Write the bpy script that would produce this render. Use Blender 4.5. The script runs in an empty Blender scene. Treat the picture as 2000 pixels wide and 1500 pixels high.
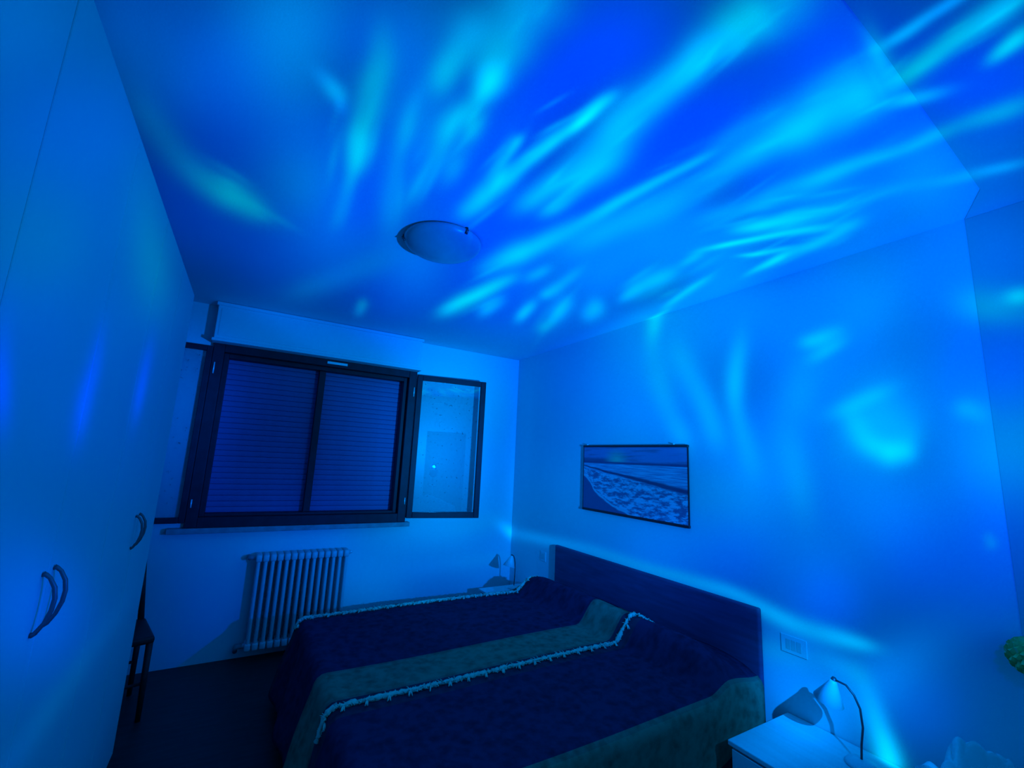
import bpy, bmesh, math, random
import numpy as np
from mathutils import Vector, Matrix, Euler
random.seed(7)
scene = bpy.context.scene
COL = scene.collection

# ------------------------------------------------------------------ camera
H = 2.70                                   # ceiling height, metres
cam_d = bpy.data.cameras.new('camera')
cam = bpy.data.objects.new('camera', cam_d)
COL.objects.link(cam)
cam_d.sensor_fit = 'HORIZONTAL'
cam_d.sensor_width = 36.0
cam_d.lens = 858.77 / 2000.0 * 36.0
cam_d.clip_start = 0.02
_F = Vector((0.49984442, 0.84925924, 0.17004205))
_R = Vector((0.85671484, -0.51364406, 0.04700503))
_U = Vector((-0.12726054, -0.12218235, 0.98431511))
cam.matrix_world = Matrix(((_R.x, _U.x, -_F.x, -2.5369), (_R.y, _U.y, -_F.y, -4.1742),
                           (_R.z, _U.z, -_F.z, 1.5818), (0, 0, 0, 1)))
scene.camera = cam

# ------------------------------------------------------------------ world and exposure
world = bpy.data.worlds.new('night')
scene.world = world
world.use_nodes = True
world.node_tree.nodes['Background'].inputs[0].default_value = (0.0, 0.004, 0.02, 1)
world.node_tree.nodes['Background'].inputs[1].default_value = 0.05
vs = scene.view_settings
vs.view_transform = 'Standard'
vs.look = 'None'
vs.gamma = 1.0
vs.use_curve_mapping = False
vs.exposure = 0.0
scene.cycles.max_bounces = 5
scene.cycles.diffuse_bounces = 3
scene.cycles.glossy_bounces = 3
scene.cycles.transmission_bounces = 4
scene.cycles.caustics_reflective = False
scene.cycles.caustics_refractive = False
scene.cycles.use_denoising = True

# ------------------------------------------------------------------ the aurora projector's light
# A rippled-glass projector: one lamp whose slide is a sum of soft elongated glints.
# Each glint is listed by the spot of the room it falls on: surface, centre (a, b) on it,
# half axes (a1, b1), (a2, b2) in metres along the surface, sharpness, green and blue amount.
LAMP = Vector((-0.80, -3.98, 1.40))
LAMP_GAIN = 1.0
SURF = {  # name: (fixed axis, value, axis a, axis b)
    'C': (2, 2.70, 0, 1), 'S': (2, 2.696, 0, 1), 'R': (0, 0.0, 1, 2), 'L': (0, -0.004, 1, 2),
    'B': (1, 0.0, 0, 2), 'K': (1, -0.15, 0, 2), 'W': (0, -2.907, 1, 2), 'Z': (1, -5.10, 0, 2), 'N': (2, 0.385, 0, 1), 'H': (0, -0.055, 1, 2), 'T': (2, 0.85, 0, 1)}
GLINTS = [
#GLINTS_BEGIN
    ('C', -2.973, -2.776, 0.169, -0.112, -0.056, 0.281, 1.6, 0.0314, 0.2295),
    ('C', -2.929, -2.560, 0.206, -0.131, -0.038, 0.356, 1.6, 0.0447, 0.1696),
    ('C', -2.779, -2.837, 0.187, -0.112, -0.019, 0.262, 1.6, 0.0000, 0.0890),
    ('C', -2.750, -2.680, 0.195, -0.124, -0.018, 0.337, 1.6, 0.0311, 0.3083),
    ('C', -2.589, -2.996, 0.165, -0.110, 0.018, 0.238, 1.6, 0.1417, 0.4133),
    ('C', -2.573, -2.775, 0.174, -0.122, 0.035, 0.296, 1.6, 0.0858, 0.1283),
    ('C', -2.699, -2.366, 0.262, -0.169, 0.000, 0.506, 1.6, 0.0000, 0.1977),
    ('C', -2.492, -2.569, 0.221, -0.136, 0.051, 0.373, 1.6, 0.0000, 0.2626),
    ('C', -2.957, -2.009, 0.281, -0.187, -0.075, 0.637, 1.6, 0.0000, 0.0717),
    ('C', -2.953, -1.405, 0.334, -0.229, -0.088, 0.985, 1.6, 0.0120, 0.1936),
    ('C', -2.925, -0.632, 0.413, -0.309, -0.103, 1.564, 1.6, 0.0035, 0.0052),
    ('C', -2.683, -1.237, 0.298, -0.213, 0.000, 0.937, 1.6, 0.0000, 0.0984),
    ('C', -2.456, -2.233, 0.216, -0.158, 0.058, 0.461, 1.6, 0.1185, 0.1801),
    ('C', -2.504, -1.791, 0.241, -0.170, 0.043, 0.653, 1.6, 0.0000, 0.1016),
    ('C', -2.489, -3.010, 0.143, -0.086, 0.029, 0.186, 1.6, 0.0000, 0.0693),
    ('C', -2.397, -3.088, 0.141, -0.084, 0.028, 0.169, 1.6, 0.0000, 0.2124),
    ('C', -2.257, -2.187, 0.225, -0.155, 0.099, 0.507, 1.6, 0.0000, 0.5310),
    ('C', -2.282, -1.611, 0.240, -0.180, 0.096, 0.671, 1.6, 0.0548, 0.2943),
    ('C', -2.467, -0.814, 0.379, -0.284, 0.079, 1.406, 1.6, 0.0204, 0.1922),
    ('C', -2.001, -1.383, 0.258, -0.200, 0.188, 0.799, 1.6, 0.0000, 0.0952),
    ('C', -2.081, -0.514, 0.427, -0.348, 0.285, 1.739, 1.6, 0.0000, 0.0611),
    ('C', -2.304, -3.149, 0.149, -0.099, 0.066, 0.182, 1.6, 0.0678, 0.1684),
    ('C', -2.258, -3.008, 0.157, -0.110, 0.079, 0.236, 1.6, 0.0334, 0.3234),
    ('C', -2.191, -2.680, 0.203, -0.140, 0.109, 0.343, 1.6, 0.0516, 0.4352),
    ('C', -1.943, -2.943, 0.198, -0.132, 0.165, 0.281, 1.6, 0.0331, 0.4177),
    ('C', -1.936, -2.509, 0.262, -0.192, 0.209, 0.506, 1.6, 0.0371, 0.5379),
    ('C', -1.846, -3.342, 0.144, -0.086, 0.115, 0.144, 1.6, 0.0000, 0.2948),
    ('C', -1.964, -3.421, 0.116, -0.077, 0.090, 0.103, 1.6, 0.0000, 0.0082),
    ('C', -1.828, -3.462, 0.156, -0.104, 0.139, 0.139, 1.6, 0.0061, 0.5296),
    ('C', -1.894, -3.184, 0.178, -0.125, 0.143, 0.232, 1.6, 0.0024, 0.6522),
    ('C', -1.400, -3.340, 0.204, -0.148, 0.296, 0.222, 1.6, 0.0000, 0.6639),
    ('C', -1.385, -3.524, 0.188, -0.131, 0.263, 0.169, 1.6, 0.0000, 0.2655),
    ('C', -1.416, -3.733, 0.150, -0.113, 0.225, 0.113, 1.6, 0.0000, 0.4334),
    ('C', -1.382, -3.098, 0.164, -0.123, 0.247, 0.233, 1.6, 0.0000, 0.1263),
    ('C', -1.450, -2.708, 0.204, -0.136, 0.273, 0.354, 1.6, 0.0000, 0.0681),
    ('C', -1.575, -2.514, 0.285, -0.196, 0.338, 0.534, 1.6, 0.0000, 0.5326),
    ('C', -0.903, -3.562, 0.173, -0.126, 0.346, 0.157, 1.6, 0.0000, 0.3127),
    ('C', -0.935, -3.333, 0.212, -0.147, 0.392, 0.229, 1.6, 0.0000, 0.5689),
    ('C', -0.978, -2.993, 0.174, -0.116, 0.325, 0.243, 1.6, 0.0000, 0.3941),
    ('C', -0.795, -3.695, 0.180, -0.131, 0.377, 0.131, 1.6, 0.0000, 0.4246),
    ('C', -0.549, -3.674, 0.140, -0.102, 0.356, 0.102, 1.6, 0.0973, 0.0523),
    ('C', -0.213, -3.061, 0.300, -0.225, 0.881, 0.431, 1.6, 0.0459, 0.4900),
    ('C', -1.357, -1.821, 0.369, -0.281, 0.528, 0.985, 1.6, 0.0000, 0.4336),
    ('C', -1.044, -1.906, 0.314, -0.239, 0.584, 0.853, 1.6, 0.0902, 0.0722),
    ('C', -0.862, -2.245, 0.201, -0.150, 0.401, 0.461, 1.6, 0.0924, 0.1254),
    ('C', -0.448, -1.885, 0.323, -0.252, 0.814, 0.884, 1.6, 0.0295, 0.3919),
    ('C', -1.729, -1.380, 0.235, -0.174, 0.235, 0.726, 1.6, 0.0166, 0.0724),
    ('C', -1.137, -0.574, 0.531, -0.425, 0.885, 2.143, 1.6, 0.0164, 0.2013),
    ('C', -0.500, -0.674, 0.503, -0.436, 1.256, 2.094, 1.6, 0.0000, 0.2492),
    ('C', -0.270, -1.094, 0.419, -0.359, 1.167, 1.555, 1.6, 0.0000, 0.2069),
    ('C', -1.655, -0.613, 0.382, -0.313, 0.422, 1.513, 1.6, 0.0000, 0.2053),
    ('C', -2.173, -1.766, 0.188, -0.139, 0.099, 0.505, 1.6, 0.0141, 0.0000),
    ('C', -1.855, -1.767, 0.249, -0.187, 0.225, 0.661, 1.6, 0.0997, 0.3467),
    ('C', -0.284, -3.626, 0.200, -0.138, 0.537, 0.154, 1.6, 0.0957, 0.5058),
    ('C', -0.733, -2.976, 0.181, -0.124, 0.385, 0.260, 1.6, 0.0410, 0.0657),
    ('C', -0.619, -3.368, 0.208, -0.134, 0.460, 0.223, 1.6, 0.1558, 0.2132),
    ('C', -0.346, -3.443, 0.176, -0.126, 0.453, 0.176, 1.6, 0.0688, 0.4995),
    ('C', -0.927, -2.836, 0.173, -0.138, 0.357, 0.299, 1.6, 0.0665, 0.0640),
    ('C', -0.843, -2.557, 0.248, -0.179, 0.510, 0.482, 1.6, 0.1524, 0.6128),
    ('C', -0.297, -2.804, 0.237, -0.171, 0.632, 0.408, 1.6, 0.1153, 0.2403),
    ('C', -0.452, -2.687, 0.221, -0.159, 0.564, 0.405, 1.6, 0.1151, 0.6069),
    ('C', -1.381, -2.899, 0.208, -0.148, 0.282, 0.312, 1.6, 0.0000, 0.6242),
    ('C', -1.518, -3.202, 0.179, -0.119, 0.209, 0.209, 1.6, 0.0043, 0.3662),
    ('C', -2.147, -2.834, 0.153, -0.102, 0.089, 0.242, 1.6, 0.0996, 0.0000),
    ('C', -1.184, -3.681, 0.184, -0.129, 0.294, 0.129, 1.6, 0.0000, 0.4584),
    ('C', -1.108, -2.400, 0.220, -0.159, 0.392, 0.465, 1.6, 0.0000, 0.3123),
    ('N', -0.334, -2.899, 0.239, -0.120, -0.412, -0.226, 1.6, 0.0837, 0.3170),
    ('N', 0.015, -2.904, 0.252, -0.133, -0.518, -0.239, 1.6, 0.1238, 0.4848),
    ('R', -0.694, 1.837, -1.240, -0.037, -0.056, -0.740, 1.6, 0.0026, 0.1382),
    ('R', -0.982, 2.551, -0.906, -0.163, -0.015, -0.594, 1.6, 0.0000, 0.1099),
    ('R', -1.526, 2.368, -0.648, -0.108, 0.000, -0.459, 1.6, 0.0113, 0.0000),
    ('R', -1.698, 2.680, -0.744, -0.182, 0.000, -0.562, 1.6, 0.0749, 0.1930),
    ('R', -2.272, 2.542, -0.619, -0.150, 0.019, -0.544, 1.6, 0.0818, 0.3855),
    ('R', -2.800, 2.541, -0.450, -0.131, 0.019, -0.469, 1.6, 0.0000, 0.1915),
    ('R', -3.170, 2.548, -0.337, -0.113, 0.037, -0.413, 1.6, 0.0597, 0.2013),
    ('R', -3.494, 2.516, -0.262, -0.094, 0.019, -0.375, 1.6, 0.0310, 0.3305),
    ('R', -2.947, 2.148, -0.368, -0.053, 0.018, -0.403, 1.6, 0.0000, 0.3468),
    ('R', -3.487, 2.041, -0.244, -0.037, 0.019, -0.337, 1.6, 0.0400, 0.1802),
    ('R', -1.644, 1.936, -0.844, -0.038, -0.019, -0.600, 1.6, 0.1083, 0.3195),
    ('R', -2.704, 1.820, -0.450, 0.000, 0.019, -0.450, 1.6, 0.0509, 0.4530),
    ('R', -3.087, 2.018, -0.303, -0.034, 0.034, -0.370, 1.6, 0.0599, 0.0826),
    ('R', -3.066, 1.704, -0.338, 0.000, 0.038, -0.394, 1.6, 0.0638, 0.2873),
    ('R', -3.507, 1.707, -0.244, 0.000, 0.019, -0.319, 1.6, 0.0234, 0.1507),
    ('R', -0.721, 1.306, -1.219, 0.094, -0.038, -0.694, 1.6, 0.0601, 0.2367),
    ('R', -1.752, 1.026, -0.750, 0.131, 0.000, -0.544, 1.6, 0.0721, 0.4007),
    ('R', -2.498, 1.485, -0.506, 0.038, 0.019, -0.450, 1.6, 0.1421, 0.2616),
    ('R', -2.877, 1.406, -0.394, 0.056, 0.019, -0.394, 1.6, 0.0000, 0.1087),
    ('R', -3.220, 1.468, -0.300, 0.038, 0.019, -0.338, 1.6, 0.0991, 0.4662),
    ('R', -3.486, 1.474, -0.244, 0.019, 0.019, -0.319, 1.6, 0.0157, 0.1851),
    ('R', -2.416, 1.083, -0.525, 0.113, 0.019, -0.450, 1.6, 0.0000, 0.3703),
    ('R', -2.885, 1.124, -0.335, 0.067, 0.017, -0.335, 1.6, 0.0521, 0.2504),
    ('R', -3.295, 1.211, -0.263, 0.056, 0.037, -0.338, 1.6, 0.0000, 0.3237),
    ('R', -3.507, 1.197, -0.225, 0.056, 0.019, -0.300, 1.6, 0.0000, 0.1408),
    ('R', -3.479, 0.884, -0.222, 0.085, 0.017, -0.256, 1.6, 0.0000, 0.0200),
    ('R', -2.970, 0.949, -0.244, 0.068, 0.014, -0.258, 1.6, 0.0244, 0.4651),
    ('R', -2.720, 0.475, -0.358, 0.146, 0.016, -0.326, 1.6, 0.1369, 0.6968),
    ('R', -3.297, 0.599, -0.218, 0.093, 0.031, -0.249, 1.6, 0.0325, 0.3117),
    ('L', -3.733, 2.563, -0.206, -0.094, 0.037, -0.338, 1.6, 0.0373, 0.3724),
    ('L', -3.692, 2.073, -0.206, -0.037, 0.019, -0.300, 1.6, 0.0000, 0.8333),
    ('L', -3.688, 1.747, -0.206, -0.019, 0.038, -0.281, 1.6, 0.2251, 0.6464),
    ('L', -3.668, 1.476, -0.188, 0.019, 0.038, -0.300, 1.6, 0.0162, 0.5497),
    ('L', -3.640, 1.193, -0.188, 0.038, 0.038, -0.281, 1.6, 0.0000, 0.1789),
    ('S', -1.162, -3.837, 0.169, -0.094, 0.263, 0.094, 1.6, 0.0000, 0.2885),
    ('S', -0.895, -3.857, 0.135, -0.090, 0.285, 0.075, 1.6, 0.0000, 0.5904),
    ('S', -0.249, -3.817, 0.206, -0.150, 0.619, 0.131, 1.6, 0.0735, 0.7186),
    ('S', -0.828, -3.964, 0.169, -0.113, 0.338, 0.056, 1.6, 0.0000, 0.8667),
    ('B', -0.422, 2.714, 0.937, 0.150, 0.056, -0.844, 1.6, 0.0907, 0.0000),
    ('B', -0.094, 0.416, 0.919, -0.075, 0.056, -0.769, 1.6, 0.0602, 0.4313),
    ('B', -0.982, 0.445, 0.584, -0.058, 0.058, -0.526, 1.6, 0.0000, 0.1400),
    ('B', -1.453, 0.444, 0.571, -0.063, 0.048, -0.540, 1.6, 0.0742, 0.2878),
    ('B', -1.921, 0.856, 0.619, -0.038, 0.075, -0.638, 1.6, 0.0287, 0.2972),
    ('B', -2.375, 0.857, 0.525, -0.038, 0.075, -0.600, 1.6, 0.0236, 0.1493),
    ('B', -2.687, 0.669, 0.432, -0.033, 0.066, -0.498, 1.6, 0.0000, 0.0650),
    ('B', -2.866, 0.402, 0.365, -0.044, 0.058, -0.408, 1.6, 0.0000, 0.0010),
    ('B', -2.850, 0.094, 0.450, -0.075, 0.075, -0.506, 1.6, 0.0000, 0.0220),
    ('B', -2.567, 0.258, 0.420, -0.048, 0.065, -0.469, 1.6, 0.0032, 0.0959),
    ('B', -0.905, 2.048, 0.817, 0.074, 0.056, -0.762, 1.6, 0.3076, 1.0861),
    ('B', -0.642, 1.549, 0.606, 0.026, 0.040, -0.540, 1.6, 0.0294, 0.4580),
    ('B', -0.894, 1.242, 0.752, 0.000, 0.072, -0.716, 1.6, 0.2672, 0.8694),
    ('B', -2.983, 1.962, 0.469, 0.056, 0.075, -0.600, 1.6, 0.1111, 0.7724),
    ('B', -2.997, 1.381, 0.469, 0.019, 0.094, -0.562, 1.6, 0.0393, 0.3662),
    ('K', -2.591, 2.537, 0.525, 0.094, 0.075, -0.619, 1.6, 0.0250, 0.0936),
    ('K', -2.128, 2.514, 0.600, 0.112, 0.075, -0.656, 1.6, 0.0389, 0.1192),
    ('K', -1.555, 2.497, 0.694, 0.112, 0.075, -0.712, 1.6, 0.0438, 0.0000),
    ('W', -3.305, 2.194, 0.169, 0.169, 0.038, -0.075, 1.6, 0.0338, 0.1482),
    ('W', -3.205, 2.082, 0.225, 0.150, 0.056, -0.112, 1.6, 0.0000, 0.0810),
    ('W', -3.055, 1.937, 0.300, 0.131, 0.075, -0.131, 1.6, 0.0389, 0.0000),
    ('W', -2.897, 2.297, 0.431, 0.300, 0.094, -0.131, 1.6, 0.0193, 0.2335),
    ('W', -2.871, 2.089, 0.431, 0.206, 0.094, -0.131, 1.6, 0.0191, 0.0740),
    ('W', -2.490, 2.310, 0.806, 0.413, 0.169, -0.187, 1.6, 0.0000, 0.1136),
    ('W', -3.046, 1.798, 0.300, 0.094, 0.056, -0.131, 1.6, 0.0000, 0.1234),
    ('W', -2.405, 1.966, 0.881, 0.225, 0.188, -0.206, 1.6, 0.0151, 0.0634),
    ('W', -2.853, 1.642, 0.431, 0.038, 0.094, -0.150, 1.6, 0.0074, 0.0820),
    ('W', -1.560, 1.983, 2.044, 0.356, 0.375, -0.300, 1.6, 0.0000, 0.1029),
    ('W', -1.646, 1.547, 1.819, 0.000, 0.338, -0.338, 1.6, 0.0000, 0.0703),
    ('W', -2.594, 1.153, 0.600, -0.188, 0.131, -0.225, 1.6, 0.0338, 0.5091),
    ('C', -2.072, -3.395, -0.006, 0.103, -0.121, 0.006, 2.0, 0.2190, 0.3769),
    ('C', -2.074, -3.300, 0.010, 0.112, -0.103, 0.001, 2.0, 0.2070, 0.2820),
    ('C', -2.066, -3.216, 0.011, 0.106, -0.094, 0.021, 2.0, 0.2598, 0.1151),
    ('C', -2.050, -3.141, 0.009, 0.083, -0.064, -0.000, 2.0, 0.5970, 0.7065),
    ('C', -2.045, -3.082, -0.001, 0.077, -0.049, -0.010, 2.0, 0.3933, 0.2030),
    ('C', -2.048, -3.003, 0.004, 0.100, -0.047, -0.011, 2.0, 0.0714, 0.0000),
    ('C', -2.165, -3.240, -0.000, 0.098, -0.081, 0.000, 2.0, 0.1931, 0.3446),
    ('C', -2.169, -3.148, -0.006, 0.101, -0.058, -0.007, 2.0, 0.2319, 0.2171),
    ('C', -2.174, -3.064, -0.001, 0.102, -0.054, -0.011, 2.0, 0.2865, 0.1291),
    ('C', -2.067, -2.957, -0.021, 0.106, -0.047, -0.026, 2.0, 0.3154, 0.1662),
    ('C', -2.075, -2.868, 0.003, 0.107, -0.053, -0.010, 2.0, 0.2371, 0.0770),
    ('C', -2.063, -2.767, 0.008, 0.144, -0.056, -0.001, 2.0, 0.1369, 0.0000),
    ('C', -2.053, -2.634, 0.001, 0.164, -0.052, -0.016, 2.0, 0.1126, 0.0000),
    ('C', -2.051, -2.473, 0.007, 0.197, -0.056, -0.021, 2.0, 0.1716, 0.0778),
    ('C', -2.006, -2.929, 0.012, 0.115, -0.046, 0.000, 2.0, 0.3139, 0.0000),
    ('C', -1.993, -2.816, 0.017, 0.138, -0.055, -0.006, 2.0, 0.0239, 0.0000),
    ('C', -1.977, -2.687, 0.017, 0.155, -0.055, -0.003, 2.0, 0.1827, 0.0000),
    ('C', -2.213, -2.922, 0.003, 0.132, -0.035, 0.009, 2.0, 0.0657, 0.1090),
    ('C', -2.199, -2.798, 0.017, 0.144, -0.037, 0.007, 2.0, 0.1749, 0.0566),
    ('C', -2.183, -2.686, 0.014, 0.138, -0.042, 0.007, 2.0, 0.0298, 0.0000),
    ('C', -2.164, -2.557, 0.046, 0.220, -0.043, 0.017, 2.0, 0.0767, 0.0000),
    ('C', -2.109, -2.292, 0.078, 0.356, -0.080, 0.024, 2.0, 0.1487, 0.1117),
    ('C', -2.356, -3.062, 0.023, 0.112, -0.043, 0.020, 2.0, 0.1013, 0.0000),
    ('C', -2.343, -2.951, 0.001, 0.138, -0.057, 0.028, 2.0, 0.2120, 0.0774),
    ('C', -2.332, -2.842, 0.006, 0.130, -0.064, 0.017, 2.0, 0.1622, 0.0844),
    ('C', -2.330, -2.738, 0.004, 0.128, -0.053, 0.010, 2.0, 0.1823, 0.0000),
    ('C', -2.321, -2.624, 0.017, 0.138, -0.059, 0.012, 2.0, 0.4501, 0.2260),
    ('C', -2.309, -2.513, 0.012, 0.131, -0.049, 0.006, 2.0, 0.3423, 0.0978),
    ('C', -2.306, -2.380, 0.009, 0.190, -0.035, 0.002, 2.0, 0.1973, 0.0582),
    ('C', -2.297, -2.159, 0.006, 0.229, -0.043, 0.002, 2.0, 0.0959, 0.0511),
    ('C', -2.293, -2.001, 0.000, 0.190, -0.044, -0.003, 2.0, 0.0540, 0.0000),
    ('C', -2.473, -2.853, 0.049, 0.035, -0.017, 0.041, 2.0, 0.0859, 0.2240),
    ('C', -2.438, -2.820, 0.040, 0.047, -0.023, 0.045, 2.0, 0.2521, 0.3217),
    ('C', -2.415, -2.774, 0.022, 0.053, -0.018, 0.029, 2.0, 0.0686, 0.2808),
    ('C', -1.712, -3.271, -0.009, 0.056, -0.031, -0.010, 2.0, 0.3431, 0.3366),
    ('C', -1.718, -3.218, 0.001, 0.066, -0.033, -0.008, 2.0, 0.6164, 0.4366),
    ('C', -1.720, -3.156, -0.007, 0.069, -0.029, -0.012, 2.0, 0.7933, 0.5962),
    ('C', -1.730, -3.102, -0.016, 0.069, -0.039, -0.017, 2.0, 0.3187, 0.2065),
    ('C', -1.745, -3.033, -0.013, 0.086, -0.043, -0.020, 2.0, 0.4248, 0.3860),
    ('C', -1.752, -2.948, -0.010, 0.108, -0.041, -0.015, 2.0, 0.3396, 0.2652),
    ('C', -1.761, -2.855, -0.009, 0.122, -0.039, -0.024, 2.0, 0.3372, 0.2227),
    ('C', -1.770, -2.753, -0.017, 0.111, -0.059, -0.035, 2.0, 0.3723, 0.1807),
    ('C', -1.780, -2.662, -0.023, 0.111, -0.072, -0.052, 2.0, 0.3300, 0.1095),
    ('C', -1.791, -2.565, -0.010, 0.116, -0.073, -0.058, 2.0, 0.3758, 0.1264),
    ('C', -1.802, -2.458, -0.017, 0.122, -0.068, -0.056, 2.0, 0.2997, 0.1058),
    ('C', -1.850, -2.961, 0.004, 0.046, -0.032, -0.005, 2.0, 0.2210, 0.1283),
    ('C', -1.845, -2.917, 0.007, 0.066, -0.036, -0.006, 2.0, 0.2727, 0.1177),
    ('C', -1.833, -2.841, 0.017, 0.089, -0.042, -0.009, 2.0, 0.2002, 0.1388),
    ('C', -1.820, -2.757, 0.013, 0.101, -0.050, -0.008, 2.0, 0.2214, 0.0431),
    ('C', -1.568, -3.725, -0.016, 0.079, -0.132, -0.021, 2.0, 0.2374, 0.2069),
    ('C', -1.582, -3.671, -0.013, 0.044, -0.112, -0.012, 2.0, 0.2954, 0.2155),
    ('C', -1.594, -3.624, -0.014, 0.060, -0.104, -0.009, 2.0, 0.4696, 0.3276),
    ('C', -1.592, -3.566, -0.011, 0.063, -0.091, -0.006, 2.0, 0.3742, 0.5937),
    ('C', -1.598, -3.507, 0.010, 0.072, -0.083, -0.014, 2.0, 0.4427, 0.4585),
    ('C', -1.597, -3.437, 0.014, 0.086, -0.083, -0.004, 2.0, 0.4325, 0.3966),
    ('C', -1.596, -3.360, -0.001, 0.081, -0.090, -0.023, 2.0, 0.3208, 0.2680),
    ('C', -1.602, -3.283, 0.008, 0.102, -0.111, -0.028, 2.0, 0.3260, 0.2480),
    ('C', -1.601, -3.189, 0.023, 0.127, -0.118, -0.029, 2.0, 0.4025, 0.2406),
    ('C', -1.583, -3.064, 0.012, 0.138, -0.128, -0.039, 2.0, 0.2460, 0.3392),
    ('C', -1.580, -2.943, -0.000, 0.135, -0.102, -0.043, 2.0, 0.2934, 0.2894),
    ('C', -1.598, -2.832, -0.017, 0.125, -0.088, -0.050, 2.0, 0.3148, 0.2903),
    ('C', -1.607, -2.694, -0.023, 0.161, -0.083, -0.049, 2.0, 0.3675, 0.1381),
    ('C', -1.503, -3.032, 0.003, 0.175, -0.105, -0.036, 2.0, 0.3126, 0.0158),
    ('C', -1.502, -2.878, 0.010, 0.168, -0.074, -0.032, 2.0, 0.2320, 0.1090),
    ('C', -1.487, -2.755, 0.003, 0.124, -0.063, -0.038, 2.0, 0.2130, 0.1467),
    ('C', -1.497, -2.675, -0.014, 0.103, -0.053, -0.037, 2.0, 0.2670, 0.0160),
    ('C', -1.240, -3.283, -0.012, 0.081, -0.032, -0.010, 2.0, 0.0692, 0.0000),
    ('C', -1.253, -3.205, -0.013, 0.110, -0.038, -0.013, 2.0, 0.2320, 0.1029),
    ('C', -1.270, -3.100, -0.024, 0.126, -0.039, -0.020, 2.0, 0.2668, 0.1513),
    ('C', -1.282, -2.977, -0.022, 0.151, -0.045, -0.024, 2.0, 0.3384, 0.1118),
    ('C', -1.298, -2.841, -0.008, 0.154, -0.054, -0.033, 2.0, 0.3367, 0.0390),
    ('C', -1.302, -2.709, -0.024, 0.158, -0.062, -0.041, 2.0, 0.1516, 0.0163),
    ('C', -1.327, -2.547, -0.029, 0.201, -0.093, -0.075, 2.0, 0.2491, 0.1057),
    ('C', -1.355, -2.363, -0.031, 0.205, -0.092, -0.092, 2.0, 0.3511, 0.1401),
    ('C', -1.390, -2.214, -0.035, 0.161, -0.115, -0.122, 2.0, 0.3973, 0.1616),
    ('C', -1.418, -2.091, -0.034, 0.153, -0.104, -0.116, 2.0, 0.2634, 0.0920),
    ('C', -1.441, -1.946, -0.030, 0.172, -0.104, -0.130, 2.0, 0.1653, 0.0573),
    ('C', -1.115, -2.994, -0.037, 0.187, -0.159, -0.084, 2.0, 0.1783, 0.2054),
    ('C', -1.149, -2.818, -0.060, 0.229, -0.144, -0.101, 2.0, 0.1618, 0.0397),
    ('C', -1.192, -2.582, -0.043, 0.299, -0.148, -0.113, 2.0, 0.2096, 0.0656),
    ('C', -1.254, -1.870, -0.026, 0.178, -0.083, -0.088, 2.0, 0.2453, 0.0000),
    ('C', -1.276, -1.705, -0.022, 0.207, -0.093, -0.116, 2.0, 0.3981, 0.0000),
    ('C', -1.292, -1.507, -0.026, 0.233, -0.109, -0.143, 2.0, 0.4674, 0.1384),
    ('C', -1.318, -1.306, -0.025, 0.234, -0.119, -0.175, 2.0, 0.3687, 0.1212),
    ('C', -1.336, -1.107, -0.022, 0.247, -0.106, -0.161, 2.0, 0.2922, 0.2945),
    ('C', -1.235, -3.788, 0.137, 0.021, -0.001, 0.026, 2.0, 0.2683, 0.1152),
    ('C', -1.106, -3.774, 0.082, 0.047, -0.096, 0.029, 2.0, 0.1924, 0.0000),
    ('C', -1.104, -3.713, -0.001, 0.067, -0.162, -0.019, 2.0, 0.3546, 0.0960),
    ('C', -1.112, -3.650, -0.005, 0.087, -0.152, -0.025, 2.0, 0.4069, 0.1419),
    ('C', -1.116, -3.580, -0.000, 0.075, -0.133, -0.038, 2.0, 0.3258, 0.1615),
    ('C', -1.116, -3.519, -0.007, 0.077, -0.140, -0.030, 2.0, 0.4134, 0.2782),
    ('C', -1.124, -3.456, -0.007, 0.077, -0.129, -0.028, 2.0, 0.2736, 0.1606),
    ('C', -1.124, -3.385, -0.004, 0.085, -0.119, -0.033, 2.0, 0.3008, 0.1599),
    ('C', -1.128, -3.309, 0.005, 0.093, -0.116, -0.037, 2.0, 0.2429, 0.1537),
    ('C', -1.123, -3.222, 0.001, 0.109, -0.116, -0.047, 2.0, 0.1958, 0.2184),
    ('C', -1.135, -3.114, -0.022, 0.115, -0.120, -0.050, 2.0, 0.1036, 0.0984),
    ('C', -1.216, -3.731, -0.030, 0.091, -0.063, -0.010, 2.0, 0.0738, 0.0000),
    ('C', -1.232, -3.649, 0.006, 0.112, -0.083, -0.012, 2.0, 0.0665, 0.0000),
    ('C', -1.248, -3.509, 0.000, 0.161, -0.086, -0.013, 2.0, 0.0609, 0.0765),
    ('C', -1.261, -3.377, 0.001, 0.170, -0.067, -0.021, 2.0, 0.1356, 0.0000),
    ('C', -0.961, -3.786, -0.049, 0.078, -0.046, -0.010, 2.0, 0.4553, 0.5268),
    ('C', -1.007, -3.620, 0.000, 0.121, -0.093, -0.015, 2.0, 0.0956, 0.0000),
    ('C', -0.725, -3.765, -0.007, 0.077, -0.062, -0.005, 2.0, 0.2453, 0.0423),
    ('C', -0.724, -3.699, -0.021, 0.066, -0.062, -0.008, 2.0, 0.1056, 0.0299),
    ('C', -0.746, -3.622, -0.035, 0.092, -0.068, -0.013, 2.0, 0.2235, 0.0562),
    ('C', -0.770, -3.539, -0.020, 0.092, -0.073, -0.017, 2.0, 0.2007, 0.1000),
    ('C', -0.781, -3.459, -0.016, 0.102, -0.077, -0.020, 2.0, 0.2391, 0.0680),
    ('C', -0.809, -3.382, -0.026, 0.095, -0.079, -0.024, 2.0, 0.1213, 0.0000),
    ('C', -0.832, -3.275, -0.014, 0.109, -0.084, -0.034, 2.0, 0.1838, 0.0190),
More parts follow.
